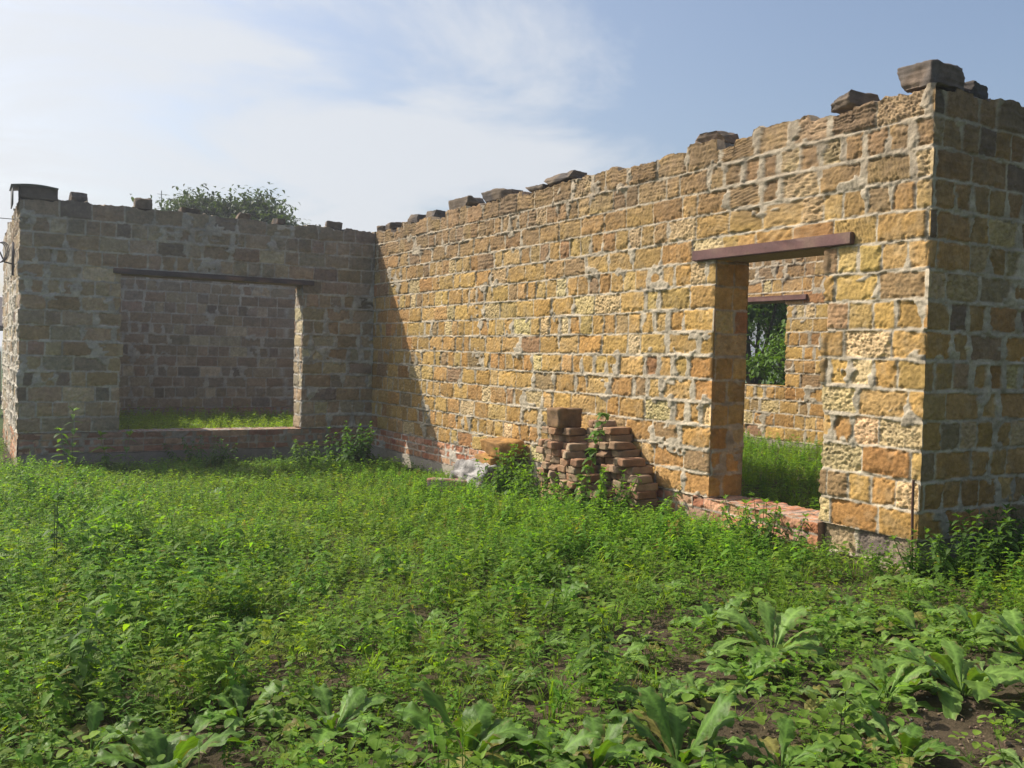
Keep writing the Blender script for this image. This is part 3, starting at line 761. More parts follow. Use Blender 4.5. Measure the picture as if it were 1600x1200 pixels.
SOILP = [(-2.40, -11.36, .40, .18), (-1.95, -11.12, .24, .10), (-2.82, -10.42, .18, .10), (-2.5, -9.76, .18, .08), (-4.77, -9.42, .20, .14), (-4.17, -9.70, .30, .12),
         (-.30, -9.15, .24, .14), (-3.05, -11.02, .16, .12), (-.85, -10.70, .30, .12), (-1.75, -11.62, .7, .16), (-2.85, -8.68, .10, .08), (-2.6, -11.8, .6, .2)]
def soil(x, y):
    s = np.zeros_like(x)
    for cx, cy, rx, ry in SOILP:
        s = np.maximum(s, sstep(1.25, .75, np.hypot((x - cx) / rx, (y - cy) / ry) + (vn(x * 7, y * 7, 2) - .5) * .5))
    return s
ros = [
 (-2.26, -10.42, 1.12, 1, 20, 'big rosette of wavy leaves in the middle of the right half, above the bare soil'),
 (-1.36, -10.52, 1.05, 0, 80, 'sprawling large leaved weed left of the rightmost rosette, below the house corner'),
 (-2.00, -11.17, 1.10, 1, 140, 'big pale star shaped rosette at the right edge of the bare soil'),
 (-2.50, -10.95, .90, 3, 200, 'flat rosette with drooping leaves at the left edge of the bare soil'),
 (-3.45, -11.15, 1.0, 4, 250, 'upright glossy dark green weed at the bottom edge, right of centre'),
 (-4.02, -10.78, 1.05, 4, 40, 'upright broad leaved weed at the bottom edge left of centre'),
 (-4.30, -10.32, .95, 2, 310, 'curled leaved weed at bottom centre left, in front of the dark soil gap'),
 (-3.86, -10.98, .9, 2, 120, 'weed with toothed long leaves near the bottom edge, just left of the middle'),
 (-2.56, -9.15, .95, 2, 75, 'pale spiky rosette in the middle of the yard in front of the brick pile'),
 (-2.66, -9.98, .80, 3, 10, 'greyish low rosette left of the biggest wavy rosette'),
 (-.48, -9.82, .95, 0, 160, 'large leaved weed at the foot of the near house corner'),
 (-2.62, -11.30, .72, 3, 290, 'small drooping rosette lying on the bare soil'),
 (-1.66, -10.24, .85, 0, 220, 'mid sized broad leaved weed behind the sprawling large one'),
 (-1.22, -10.98, .95, 1, 60, 'leafy rosette cut by the right edge of the view'),
 (-4.30, -9.02, .75, 2, 330, 'dark lobed weed in the left middle of the yard'),
 (-2.98, -7.85, .70, 2, 15, 'small pale rosette far back in the centre of the yard'),
 (-4.88, -10.40, .95, 4, 95, 'large pale leaf weed at the lower left corner of the view'),
 (-.98, -9.58, .75, 3, 180, 'rosette among nettles left of the near house corner'),
 (-2.45, -11.68, .70, 3, 45, 'single low flat leaved weed at the lower right on bare soil'),
 (-2.95, -10.15, .75, 0, 270, 'broad leaved weed left of the soil patch under the biggest rosette'),
 (-3.22, -3.6, .95, 2, 100, 'far rosette poking out of the feathery weeds on the left'),
 (-3.05, -5.9, .8, 0, 200, 'rosette half hidden in the middle of the feathery weeds'),
 (-3.55, -7.4, .7, 2, 0, 'glossy weed left of centre among the feathery weeds'),
 (-1.72, -10.72, .75, 3, 130, 'low rosette between the two biggest rosettes on the right'),
 (-5.05, -10.05, .8, 2, 230, 'upright leafy weed by the left edge of the foreground'),
 (-3.72, -11.06, .8, 4, 170, 'glossy weed between the two upright bottom edge weeds'),
 (-3.18, -10.72, .8, 2, 65, 'lobed weed right of the glossy bottom edge weed, above the small soil patch'),
 (-2.16, -9.92, .85, 2, 140, 'upright rosette behind the biggest wavy rosette'),
 (-1.82, -9.72, .75, 0, 20, 'pale broad leaved weed in the nettles in front of the doorway pier'),
 (-1.30, -10.05, .80, 2, 260, 'tufted broad leaved weed between the house corner weed and the sprawling one'),
 (-.92, -10.35, .85, 0, 110, 'broad leaved weed below the goosefoot clumps on the right'),
 (-1.62, -11.02, .80, 3, 310, 'flat weed touching the right side of the star shaped rosette'),
 (-2.92, -10.66, .70, 0, 200, 'weed with narrow toothed leaves left of the flat drooping rosette'),
 (-3.52, -10.20, .70, 2, 30, 'dark toothed weed in the lower middle of the yard'),
 (-4.55, -10.05, .85, 2, 150, 'leafy weed beside the left dark soil gap'),
 (-3.42, -9.15, .65, 0, 290, 'small toothed rosette in the centre left of the yard'),
 (-1.95, -10.98, .75, 2, 10, 'upright toothed weed behind the star shaped rosette'),
 (-2.30, -11.05, .80, 1, 280, 'rosette between the flat drooping one and the star shaped one'),
 (-1.05, -10.62, .85, 1, 170, 'tall leaved rosette at the right edge above the cut one'),
 (-2.62, -10.62, .80, 2, 60, 'tufted toothed weed right under the biggest wavy rosette'),
 (-2.78, -11.48, .75, 4, 20, 'glossy small weed at the bottom edge left of the bare soil'),
 (-3.15, -11.30, .80, 2, 190, 'toothed weed at the bottom edge right of the glossy dark one'),
 (-3.05, -9.75, .70, 0, 130, 'broad leaved weed left of the greyish low rosette'),
 (-1.95, -9.30, .70, 1, 240, 'pale rosette in the weeds halfway to the doorway'),
 (-2.15, -8.55, .65, 2, 95, 'small upright rosette in the middle distance below the brick pile'),
]
ROSP = [(q[0], q[1], q[2]) for q in ros]
CAM = np.array([-5.4188, -13.3647, 1.1647])

prng = np.random.default_rng(2024)
def candidates(n, x0, x1, y0, y1): return prng.uniform(x0, x1, n), prng.uniform(y0, y1, n)
def outside(x, y):
    """in front of the walls, in or near the view"""
    ok = (x < -.06) & (y < -.06) | (y < YB - .08) | (x < XA - .1)
    v = np.stack([x - CAM[0], y - CAM[1]]); ang = np.degrees(np.arctan2(v[0], v[1])) - 30.67
    for (rx, ry, rs) in ROSP: ok &= np.hypot(x - rx, y - ry) > .10 * rs + .10 * prng.random(len(x))
    ok &= np.hypot((x + .40) / .55, (y + 4.2) / .55) > 1
    ok &= np.hypot((x + .8) / .45, (y + 4.35) / .35) > 1
    ok &= (np.abs(ang) < 37) & (np.hypot(v[0], v[1]) > 2.2)
    return ok
def scatter(acc, tpls, x, y, sc, col, tilt=.18, zoff=0.0):
    idx = prng.integers(0, len(tpls), len(x)); z = ground_z(x, y) + zoff
    for i, t in enumerate(tpls):
        m = idx == i; n = int(m.sum())
        if not n: continue
        yaw = prng.uniform(0, 6.283, n); ax = prng.normal(0, tilt, n); ay = prng.normal(0, tilt, n)
        cy, sy = np.cos(yaw), np.sin(yaw); s = sc[m]
        Vx = (t.V[None, :, 0] * cy[:, None] - t.V[None, :, 1] * sy[:, None]) * s[:, None]
        Vy = (t.V[None, :, 0] * sy[:, None] + t.V[None, :, 1] * cy[:, None]) * s[:, None]
        Vz = t.V[None, :, 2] * s[:, None]
        P = np.stack([Vx + Vz * ax[:, None] + x[m][:, None], Vy + Vz * ay[:, None] + y[m][:, None], Vz + z[m][:, None]], -1)
        F = (t.F[None] + (np.arange(n) * len(t.V))[:, None, None]).reshape(-1, 3)
        acc.add(P.reshape(-1, 3), F, (col[m][:, None, :] * t.C[None]).reshape(-1, 3))
def tint(n, base, v=.16, yel=.10):
    c = np.tile(np.array(base), (n, 1)) * prng.uniform(1 - v, 1 + v, (n, 1))
    c[:, 0] *= prng.uniform(1 - yel, 1 + 2 * yel, n); return c

G_N = (.122, .232, .030); G_F = (.178, .270, .028); G_G = (.148, .235, .036); G_L = (.130, .230, .033)
def heightmap(x, y):   # taller at the back and left, low round the bare soil at the right front
    base = .66 + .16 * sstep(-5.5, -8, y) + .25 * sstep(-3.6, -4.8, x) * sstep(-10, -8, y) - .24 * sstep(-4.2, -.8, y)
    low = sstep(1.3, .3, np.hypot((x + 2.2) / 1.2, (y + 11.2) / .8))
    base = base * (1 - .42 * sstep(-1.1, -.25, x) * sstep(-9.3, -9.0, y))
    for (rx, ry, rs) in ROSP: base = base * (.42 + .58 * sstep(.16, .50, np.hypot(x - rx - .06 * rs, y - ry + .10) / rs))
    return base * (1 - .45 * low) * (.55 + .9 * fbm(x * 1.5, y * 1.5, 14, 2))

RHO = ((0, 0), (.18, .35), (.34, 1), (.5, .62), (.62, .66), (.82, .3), (1, 0))
LAN = ((0, 0), (.3, 1), (.65, .75), (1, 0))
def lance(seed, H=.3, n=16, leaf=.075):
    r = random.Random(seed); t = Tpl(); lx, ly = r.uniform(-.07, .07), r.uniform(-.07, .07); h = H * r.uniform(.7, 1.2)
    stem(t, (0, 0, -.02), (lx, ly, h), .002, (.9, .95, .8))
    for k in range(n):
        f = .1 + .9 * (k + .5) / n; sz = leaf * r.uniform(.6, 1.2) * (1.15 - .6 * f)
        put_leaf(t, (lx * f, ly * f, h * f), k * 2.4 + r.uniform(-.5, .5), r.uniform(.1, .9), sz, sz * r.uniform(.18, .30), .3, r.uniform(.2, .9), np.array((1, 1, 1)) * r.uniform(.75, 1.25), LAN)
    return t.done()
# nettles and other toothed weeds
nets = [nettle(i, H=.24 + .02 * (i % 4), tiers=8 + i % 3, leaf=.033 + .005 * (i % 3)) for i in range(9)]
nears = [nettle(i + 300, H=.22 + .03 * (i % 4), tiers=5 + i % 3, leaf=.042 + .008 * (i % 3), prof=(SAW, RHO, SAW, RHO)[i % 4]) for i in range(8)] + [lance(i + 400, H=.24 + .05 * (i % 3)) for i in range(5)]
x, y = candidates(30000, -8, 2.5, -12.2, 0)
dB = np.exp(-((x + .75) / .8) ** 2) * sstep(-9.6, -8.6, y) * sstep(-3.2, -5, y)
dn = .34 + .55 * sstep(.45, .65, fbm(x * .9, y * .9, 31)) + .8 * dB + .3 * (x < -4) - .30 * np.exp(-((x + 3.0) / 1.3) ** 2 - ((y + 4.5) / 2.6) ** 2)
keep = outside(x, y) & (prng.random(len(x)) < dn * .9) & (soil(x, y) < .5)
x, y = x[keep], y[keep]
a = Acc(); c = tint(len(x), G_N); c[:] *= (1 + .2 * (np.exp(-((x + .75) / .9) ** 2) * sstep(-9.6, -8.6, y)))[:, None]
hs_ = heightmap(x, y) * prng.uniform(.5, 1.4, len(x)); yl_ = prng.random(len(x)) < .03; c[yl_] = np.array((.26, .24, .05)) * prng.uniform(.6, 1.1, (int(yl_.sum()), 1)); nr_ = np.hypot(x - CAM[0], y - CAM[1]) < 6.3
scatter(a, nets, x[~nr_], y[~nr_], hs_[~nr_], c[~nr_]); scatter(a, nears, x[nr_], y[nr_], hs_[nr_], c[nr_])
xl, yl = candidates(3200, 1.0, 7, -14, -9.62); scatter(a, nets, xl, yl, prng.uniform(.5, 1.1, 3200), tint(3200, G_N))
xl, yl = candidates(900, -8.5, -6, -11.5, -3); scatter(a, nets, xl, yl, prng.uniform(.6, 1.2, 900), tint(900, G_N))
xl, yl = candidates(2600, -12, -4.95, -.2, 10); scatter(a, nets, xl, yl, prng.uniform(.6, 1.2, 2600), tint(2600, G_N))
print('nettles', len(x))
tag(a.build('ground_weeds', M_LEAF), 'dense mat of toothed green weeds covering the yard', 'weeds', kind='stuff')
# feathery weeds
fea = [feather(i + 50) for i in range(8)]
x, y = candidates(15000, -7.5, .5, -12, 0)
df = 1.0 * np.exp(-((x + 3.3) / 1.5) ** 2 - ((y + 4.0) / 3.2) ** 2) + .28 * sstep(.5, .65, fbm(x * 1.1, y * 1.1, 44)) + .25 * (x < -3.6) + .16
keep = outside(x, y) & (prng.random(len(x)) < df * .8) & (soil(x, y) < .45)
x, y = x[keep], y[keep]; a = Acc()
scatter(a, fea, x, y, heightmap(x, y) * prng.uniform(.6, 1.1, len(x)), tint(len(x), G_F))
print('feather', len(x))
tag(a.build('feathery_weeds', M_LEAF), 'yellow green feathery weeds filling the middle of the yard', 'weeds', kind='stuff')
# grass
grs = [grass(i + 90, H=.22 + .03 * (i % 3)) for i in range(8)]
x, y = candidates(24000, -8, 2.5, -12.2, 0)
dg = .8 * np.exp(-((x + 1.7) / 1.1) ** 2 - ((y + 5.6) / 2.2) ** 2) + .22 + .3 * sstep(.5, .7, fbm(x * 1.3, y * 1.3, 61))
keep = outside(x, y) & (prng.random(len(x)) < dg * .38) & (soil(x, y) < .6 + .35 * prng.random(len(x)))
x, y = x[keep], y[keep]; a = Acc()
cg = tint(len(x), G_G); dry = prng.random(len(x)) < .05; cg[dry] = np.array((.30, .25, .12)) * prng.uniform(.6, 1.1, (int(dry.sum()), 1))
scatter(a, grs, x, y, heightmap(x, y) * prng.uniform(.5, 1.3, len(x)), cg)
print('grass', len(x))
tag(a.build('grass', M_LEAF), 'thin grass growing between the weeds of the yard', 'grass', kind='stuff')
# low creeping leaves
lows = [lowleaf(i + 130, leaf=.024 + .004 * (i % 3)) for i in range(6)] + [lance(i + 150, H=.10, n=14, leaf=.05) for i in range(4)]
x, y = candidates(13000, -8, 2.5, -12.2, 0)
keep = outside(x, y) & (prng.random(len(x)) < .8) & (soil(x, y) < .25 + .9 * prng.random(len(x)) ** 4)
x, y = x[keep], y[keep]; a = Acc()
scatter(a, lows, x, y, prng.uniform(.7, 1.5, len(x)), tint(len(x), G_L, .25))
print('low', len(x))
tag(a.build('creeping_weeds', M_LEAF), 'low creeping small leaved weeds close to the soil', 'weeds', kind='stuff')
# inside the two rooms
a = Acc()
x, y = candidates(1100, .45, 4.9, -8.6, .5); k_ = np.degrees(np.arctan2(x - CAM[0], y - CAM[1])); m = (k_ > 36) & (k_ < 52); x, y = x[m], y[m]
scatter(a, grs, x, y, prng.uniform(.6, 1.1, len(x)), tint(len(x), G_G))
x2, y2 = candidates(3600, .45, 4.9, -8.6, .5); k_ = np.degrees(np.arctan2(x2 - CAM[0], y2 - CAM[1])); m = (k_ > 36) & (k_ < 52); x2, y2 = x2[m], y2[m]
scatter(a, nets + lows + fea, x2, y2, prng.uniform(.5, 1.0, len(x2)), tint(len(x2), G_N))
tag(a.build('room_grass', M_LEAF), 'grass and weeds on the floor of the room behind the doorway', 'grass', kind='stuff')
a = Acc()
x, y = candidates(1700, -4.4, -.1, .45, 4.85)
scatter(a, nets + fea + grs, x, y, prng.uniform(.55, 1.05, len(x)), tint(len(x), G_F))
tag(a.build('room_weeds', M_LEAF), 'weeds on the floor of the room behind the wide window', 'weeds', kind='stuff')

# clods and pebbles on the bare soil
a = Acc(); ico = bmesh.new(); bmesh.ops.create_icosphere(ico, subdivisions=1, radius=1)
IV = np.array([v.co[:] for v in ico.verts]); IF = np.array([[v.index for v in f.verts] for f in ico.faces]); ico.free()
x, y = candidates(30000, -5.2, .2, -12, -8.4); m = (soil(x, y) > .35) & (prng.random(len(x)) < .55); x, y = x[m], y[m]
for px, py, pz in zip(x, y, ground_z(x, y)):
    s = prng.uniform(.002, .009) ** 1.0 * (2.4 if prng.random() < .04 else 1)
    V = IV * prng.uniform(.6, 1.1, IV.shape) * s * np.array([1, 1, .7])
    a.add(V + (px, py, pz + (float(fbm(np.array(px * 9), np.array(py * 9), 3)) - .5) * .035 + s * .2), IF, np.array([.10, .07, .05]) * prng.uniform(.6, 2.0) if prng.random() < .9 else np.array([.28, .25, .21]))
tag(a.build('pebbles', M_ROCK, smooth=False), 'small clods and pebbles scattered on the bare soil', 'pebbles', kind='stuff')

a = Acc(); x, y = candidates(1500, -5.2, .2, -12, -8.4); m = soil(x, y) > .2; x, y = x[m], y[m]
for px, py, pz in zip(x, y, ground_z(x, y)):
    q = prng.uniform(0, 6.28); l = prng.uniform(.02, .09); wv = prng.uniform(.0008, .002); d = np.array((math.cos(q), math.sin(q), prng.uniform(-.1, .25))); sd_ = np.array((-d[1], d[0], 0))
    p = np.array((px, py, pz + .012)); mid_ = p + d * l * .5 + np.array((0, 0, .004))
    V = [p - sd_ * wv, p + sd_ * wv, mid_ + sd_ * wv, mid_ - sd_ * wv, p + d * l]
    a.add(V, [(0, 1, 2), (0, 2, 3), (3, 2, 4)], np.array([.30, .235, .13]) * prng.uniform(.5, 1.2))
tag(a.build('dry_straw', M_PLAIN), 'dry straw and dead stems lying on the bare soil', 'straw', kind='stuff')

# ---- broad-leaved rosettes, each a thing
rp = [rosette('broadleaf_weed', 1, 15, .38, .11, .75, (.11, .19, .036)), rosette('broadleaf_weed', 2, 17, .40, .11, .95, (.115, .195, .04)),
      rosette('broadleaf_weed', 3, 13, .34, .10, 1.15, (.10, .185, .032)), rosette('broadleaf_weed', 4, 11, .27, .09, .5, (.125, .19, .055)),
      rosette('broadleaf_weed', 5, 14, .34, .115, 1.35, (.070, .135, .022))]
for o in rp: COL.objects.unlink(o)
for (x, y, s, k, rz, lab) in ros:
    o = bpy.data.objects.new('broadleaf_weed', rp[k].data); COL.objects.link(o)
    put(o, (x, y, float(ground_z(x, y)) - .01), rz); o.scale = (s * .92, s * .92, s * .86)
    tag(o, lab, 'weed', 'broad leaved weeds in the yard')

# ---- tall weeds and leafy bushes, each a thing
def bush(label, x, y, n, rad_, H, leaf, col, cat='weed', group=None, tiers=9, name='leafy_weed', prof=SAW, seed=0):
    t = thing(name, label, cat, (x, y, float(ground_z(x, y))), group)
    r = random.Random(seed + int(x * 100)); al = Acc(); st = Acc()
    for i in range(n):
        bx, by = r.gauss(0, rad_ * .35), r.gauss(0, rad_ * .35); lx, ly = bx * .8 + r.uniform(-.08, .08), by * .8 + r.uniform(-.08, .08)
        h = H * r.uniform(.6, 1.08) * math.exp(-(bx * bx + by * by) / (rad_ * rad_ * 2.2))
        s_ = Tpl(); stem(s_, (bx, by, -.03), (bx + lx, by + ly, h), .0045, (1, 1, 1)); s_.done(); st.add(s_.V, s_.F, np.array((.09, .13, .04)))
        y0 = r.uniform(0, 3)
        for k in range(tiers):
            f = .2 + .8 * (k + .5) / tiers; p = (bx + lx * f, by + ly * f, h * f); sz = leaf * (1.2 - .7 * f) * r.uniform(.8, 1.2)
            for s2 in (0, math.pi):
                q = Tpl(); put_leaf(q, p, y0 + s2 + r.uniform(-.3, .3), r.uniform(-.1, .5), sz, sz * .55, r.uniform(.1, .4), r.uniform(.3, .9), (1, 1, 1), prof); q.done()
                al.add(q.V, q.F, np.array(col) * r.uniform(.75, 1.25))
            y0 += 1.57
        for k in range(5):
            q = Tpl(); put_leaf(q, (bx + lx, by + ly, h), r.uniform(0, 6.3), r.uniform(.5, 1.1), leaf * .5, leaf * .24, .4, .3, (1, 1, 1)); q.done()
            al.add(q.V, q.F, np.array(col) * np.array((1.2, 1.15, .9)) * r.uniform(.9, 1.2))
    al.build('foliage', M_LEAF, t); st.build('stem', M_LEAF, t)
    return t
LG = (.10, .185, .03)
bush('bright green bushy weed between the grey rubble lump and the brick pile', -.50, -5.12, 26, .30, .54, .10, LG, 'weed bush', 'leafy weeds along the long wall')
bush('low bushy weed growing up against the brick pile', -.72, -6.10, 28, .38, .52, .09, LG, 'weed bush', 'leafy weeds along the long wall')
bush('bushy weed at the right end of the brick pile', -.68, -6.90, 26, .38, .48, .09, LG, 'weed bush', 'leafy weeds along the long wall')
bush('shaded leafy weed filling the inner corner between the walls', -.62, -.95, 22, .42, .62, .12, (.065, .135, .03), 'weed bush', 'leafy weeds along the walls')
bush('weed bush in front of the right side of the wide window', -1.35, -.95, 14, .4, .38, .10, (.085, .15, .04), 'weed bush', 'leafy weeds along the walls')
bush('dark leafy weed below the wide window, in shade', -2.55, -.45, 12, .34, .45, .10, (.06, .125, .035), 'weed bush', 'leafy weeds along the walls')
bush('leafy weed clump at the doorway pier, left of the near corner', -.42, -8.55, 16, .26, .42, .09, LG, 'weed bush', 'leafy weeds along the long wall')
bush('broad clump of goosefoot under the shaded end wall', .55, -9.95, 30, .42, .52, .10, (.075, .145, .03), 'weed bush', 'leafy weeds under the end wall')
bush('clump of goosefoot at the right edge under the end wall', 1.15, -10.15, 26, .45, .50, .10, (.07, .14, .03), 'weed bush', 'leafy weeds under the end wall')
bush('leafy clump just right of the near house corner', .10, -9.85, 12, .22, .40, .09, (.08, .15, .03), 'weed bush', 'leafy weeds under the end wall')
bush('small leafy weed at the foot of the rusty rod', -.16, -9.72, 8, .16, .34, .08, (.09, .165, .03), 'weed bush', 'leafy weeds under the end wall')
bush('taller single weed rising over the goosefoot by the end wall', .42, -10.05, 2, .08, .74, .085, (.08, .15, .03), 'weed', 'tall single weeds')
bush('tall weed with tiers of leaves in front of the left window pier', -4.32, -1.45, 2, .08, .92, .17, (.085, .155, .035), 'weed', 'tall single weeds', tiers=8)
bush('weed with large drooping leaves right of the tall tiered weed', -3.78, -.95, 3, .12, .62, .20, (.09, .16, .04), 'weed', 'tall single weeds', tiers=4)
bush('lanky weed stem on the left side of the yard', -4.95, -7.35, 2, .06, .75, .09, (.07, .13, .025), 'weed', 'tall single weeds')
bush('tall thin weed at the left edge in the foreground', -5.15, -9.6, 2, .08, .55, .10, (.07, .13, .025), 'weed', 'tall single weeds')
bush('thin weed stem standing in the middle of the yard', -2.9, -9.55, 1, .03, .48, .06, (.10, .16, .04), 'weed', 'tall single weeds')
bush('upright weed left of the bottom middle', -3.35, -10.55, 2, .06, .36, .10, (.09, .16, .03), 'weed', 'tall single weeds')
bush('small pointed leaved weed on the soil at the bottom right', -2.93, -11.35, 2, .06, .22, .10, (.10, .17, .03), 'weed', 'tall single weeds', tiers=4)

# vine over the bricks
vine = thing('climbing_vine', 'small vine with lobed leaves climbing the middle of the brick pile', 'vine', (-.56, -6.45, -.33))
r = random.Random(3); s_ = Tpl(); al = Acc(); pp = np.array((0, 0, 0.)); pts = [pp]
for k in range(12): pp = pp + np.array((r.uniform(-.005, .035), r.uniform(-.035, .02), .082)); pts.append(pp)
for k in range(12): stem(s_, pts[k], pts[k + 1], .005, (1, 1, 1))
s_.done(); a = Acc(); a.add(s_.V, s_.F, np.array((.09, .14, .04))); a.build('stem', M_LEAF, vine)
for k in range(1, 13):
    for q_ in range(4):
        q = Tpl(); put_leaf(q, pts[k] - np.array((.03, 0, 0)), r.uniform(2.2, 4.8), r.uniform(-.3, .5), r.uniform(.06, .12), r.uniform(.06, .10), .25, .5, (1, 1, 1), ((0, 0), (.15, .9), (.3, .6), (.5, 1), (.65, .5), (.85, .4), (1, 0))); q.done()
        al.add(q.V, q.F, np.array(LG) * r.uniform(.8, 1.3))
al.build('foliage', M_LEAF, vine)

# ------------------------------------------------------------------ trees
def limb(acc, pts, radii, col, seg=8):
    pts = [np.array(p, float) for p in pts]; V = []
    for i, p in enumerate(pts):
        d = pts[min(i + 1, len(pts) - 1)] - pts[max(i - 1, 0)]; d /= np.linalg.norm(d)
        a_ = np.cross(d, (.31, .9, .2)); a_ /= np.linalg.norm(a_); b_ = np.cross(d, a_)
        for k in range(seg): q = 2 * math.pi * k / seg; V.append(p + radii[i] * (a_ * math.cos(q) + b_ * math.sin(q)))
    F = [(i * seg + k, i * seg + (k + 1) % seg, (i + 1) * seg + (k + 1) % seg, (i + 1) * seg + k) for i in range(len(pts) - 1) for k in range(seg)]
    acc.add(V, F, np.array(col))

def tree(label, x, y, H, crown_r, crown_z, n_limbs, leaves, leaf, col, seed, z0=None, group='trees beyond the house', squash=.8, fill=False):
    z0 = float(ground_z(x, y)) if z0 is None else z0
    t = thing('broadleaf_tree', label, 'tree', (x, y, z0), group)
    r = random.Random(seed); rn = np.random.default_rng(seed); tr = Acc(); tips = []
    bark = (.085, .07, .055)
    zc = crown_z; hh = zc * .55
    limb(tr, [(0, 0, -.2), (.04, .02, hh * .5), (.02, .06, hh)], [.17, .13, .11], bark)
    for i in range(n_limbs):
        yaw = i * 2.4 + r.uniform(-.4, .4); el = r.uniform(.15, 1.25)
        R = crown_r * r.uniform(.55, 1.0)
        tip = np.array((math.cos(yaw) * math.cos(el) * R, math.sin(yaw) * math.cos(el) * R, zc + (H - zc) * math.sin(el) * r.uniform(.86, 1.0) - .2 * r.random()))
        b0 = np.array((.02, .06, hh * r.uniform(.75, 1.0))); mid = b0 * .5 + tip * .5 + np.array((r.uniform(-.2, .2), r.uniform(-.2, .2), .25))
        limb(tr, [b0, mid, tip], [.055, .035, .008], bark, 6); tips += [mid * .45 + tip * .55, tip, mid]
        for j in range(3):
            q = tip + np.array((r.gauss(0, .26), r.gauss(0, .26), r.gauss(.0, .16))) * crown_r * .38
            limb(tr, [mid * .4 + tip * .6, q], [.018, .005], bark, 5); tips.append(q)
    tr.build('trunk', M_BARK, t)
    tips = np.array(tips); wt = np.exp((tips[:, 2] - zc) * (1.1 if fill else 0)); k = rn.choice(len(tips), leaves, p=wt / wt.sum())
    cs = tips[k]; sp = crown_r * rn.uniform(.06, .155, len(tips))[k]
    if fill: cs = np.array((.02, .06, zc - .2)) + (cs - np.array((.02, .06, zc - .2))) * rn.uniform(.35, 1.0, (leaves, 1)) ** .6
    P = cs + np.clip(rn.normal(0, 1, (leaves, 3)), -1.35, 1.35) * sp[:, None] * np.array((1, 1, squash))
    V0, F0 = leaf_pts(1, .5, .25, .35)
    out = Acc(); yaw = rn.uniform(0, 6.28, leaves); pit = rn.uniform(-.9, .5, leaves); sz = leaf * rn.uniform(.6, 1.25, leaves)
    cy, sy, cp, sp_ = np.cos(yaw), np.sin(yaw), np.cos(pit), np.sin(pit)
    Rm = np.stack([np.stack([cy * cp, sy * cp, sp_], -1), np.stack([-sy, cy, 0 * cy], -1), np.stack([-cy * sp_, -sy * sp_, cp], -1)], 1)
    V = np.einsum('vk,nkj->nvj', V0, Rm) * sz[:, None, None] + P[:, None]
    cl = np.array(col) * rn.uniform(.75, 1.3, (len(tips), 1))[k] * rn.uniform(.8, 1.2, (leaves, 1))
    F = (F0[None] + (np.arange(leaves) * len(V0))[:, None, None]).reshape(-1, 3)
    out.add(V.reshape(-1, 3), F, np.repeat(cl, len(V0), 0))
    out.build('crown', M_TREE, t)
    return t
tree('spreading tree rising behind the wall with the wide window', 1.0, 13.0, 5.75, 2.6, 4.35, 90, 52000, .155, (.045, .07, .03), 7, squash=.75, fill=True)
tree('dark tree right behind the far window, its branches showing', 9.0, .85, 4.6, 2.0, 2.2, 18, 8500, .13, (.085, .15, .03), 8, fill=True)
tree('lighter green tree low in the far window', 8.0, -1.6, 2.3, 1.5, 1.0, 14, 6000, .11, (.085, .155, .025), 9)
tree('tall background tree behind the other two of the far window', 13.5, 4.2, 6.5, 3.0, 2.8, 18, 9000, .18, (.08, .14, .03), 10)
tree('bushy tree at the right of the group beyond the far window', 11.5, -1.0, 4.2, 2.2, 1.8, 16, 7000, .15, (.08, .14, .03), 12)

# ------------------------------------------------------------------ neighbours at the far left
nb = thing('neighbour_house', 'neighbouring house with a dark brown roof glimpsed past the left corner', 'house', (-9.5, 19, -.5))
a = Acc(); box_acc(a, -6, 4.9, -2, 4, -.2, 2.35, (.32, .24, .19)); a.build('wall', M_PLAIN, nb, smooth=False)
a = Acc(); V = [(-6.4, -2.5, 2.05), (5.3, -2.5, 2.05), (5.3, 1, 3.0), (-6.4, 1, 3.0), (5.3, 4.5, 2.05), (-6.4, 4.5, 2.05)]
V2 = [(p[0], p[1], p[2] + .08) for p in V]; V = V + V2
a.add(V, [(0, 3, 2, 1), (3, 5, 4, 2), (6, 7, 8, 9), (9, 8, 10, 11), (0, 1, 7, 6), (5, 11, 10, 4), (1, 2, 8, 7), (2, 4, 10, 8), (0, 6, 9, 3), (3, 9, 11, 5)], np.array([.075, .06, .06])); a.build('roof', M_PLAIN, nb, smooth=False)
a = Acc(); box_acc(a, 2.6, 3.8, -2.04, -2.0, .9, 1.9, (.05, .05, .06)); a.build('window', M_PLAIN, nb, smooth=False)
fe = thing('metal_fence', 'reddish sheet metal fence at the far left edge', 'fence', (-8.6, 11, -.5))
a = Acc(); us_ = np.linspace(-5, 3.9, 240); V = []
for z in (.1, 1.45):
    for u in us_: V.append((u, .02 * np.sign(math.sin(u * 28)), z))
nn_ = len(us_); a.add(V, [(i, i + 1, nn_ + i + 1, nn_ + i) for i in range(nn_ - 1)], np.array([.20, .11, .085])); a.build('panel', M_PLAIN, fe, smooth=False)
for u in np.linspace(-4.9, 3.85, 5):
    a = Acc(); box_acc(a, u - .03, u + .03, .04, .10, -.3, 1.55, (.10, .07, .06)); a.build('post', M_STEEL, fe, smooth=False)

ms = thing('antenna_mast', 'thin antenna mast standing behind the window wall, left of the tree', 'antenna', (-.72, 14, -.5))
a = Acc(); limb(a, [(0, 0, -.1), (0, 0, 3), (0, 0, 6.0)], [.022, .018, .012], (.22, .22, .22), 6); a.build('pole', M_STEEL, ms)
a = Acc()
for z, w in ((5.9, .22), (5.72, .28), (5.5, .2)): limb(a, [(-w / 2, 0, z), (0, .01, z), (w / 2, 0, z)], [.007, .007, .007], (.22, .22, .22), 5)
a.build('crossbar', M_STEEL, ms)

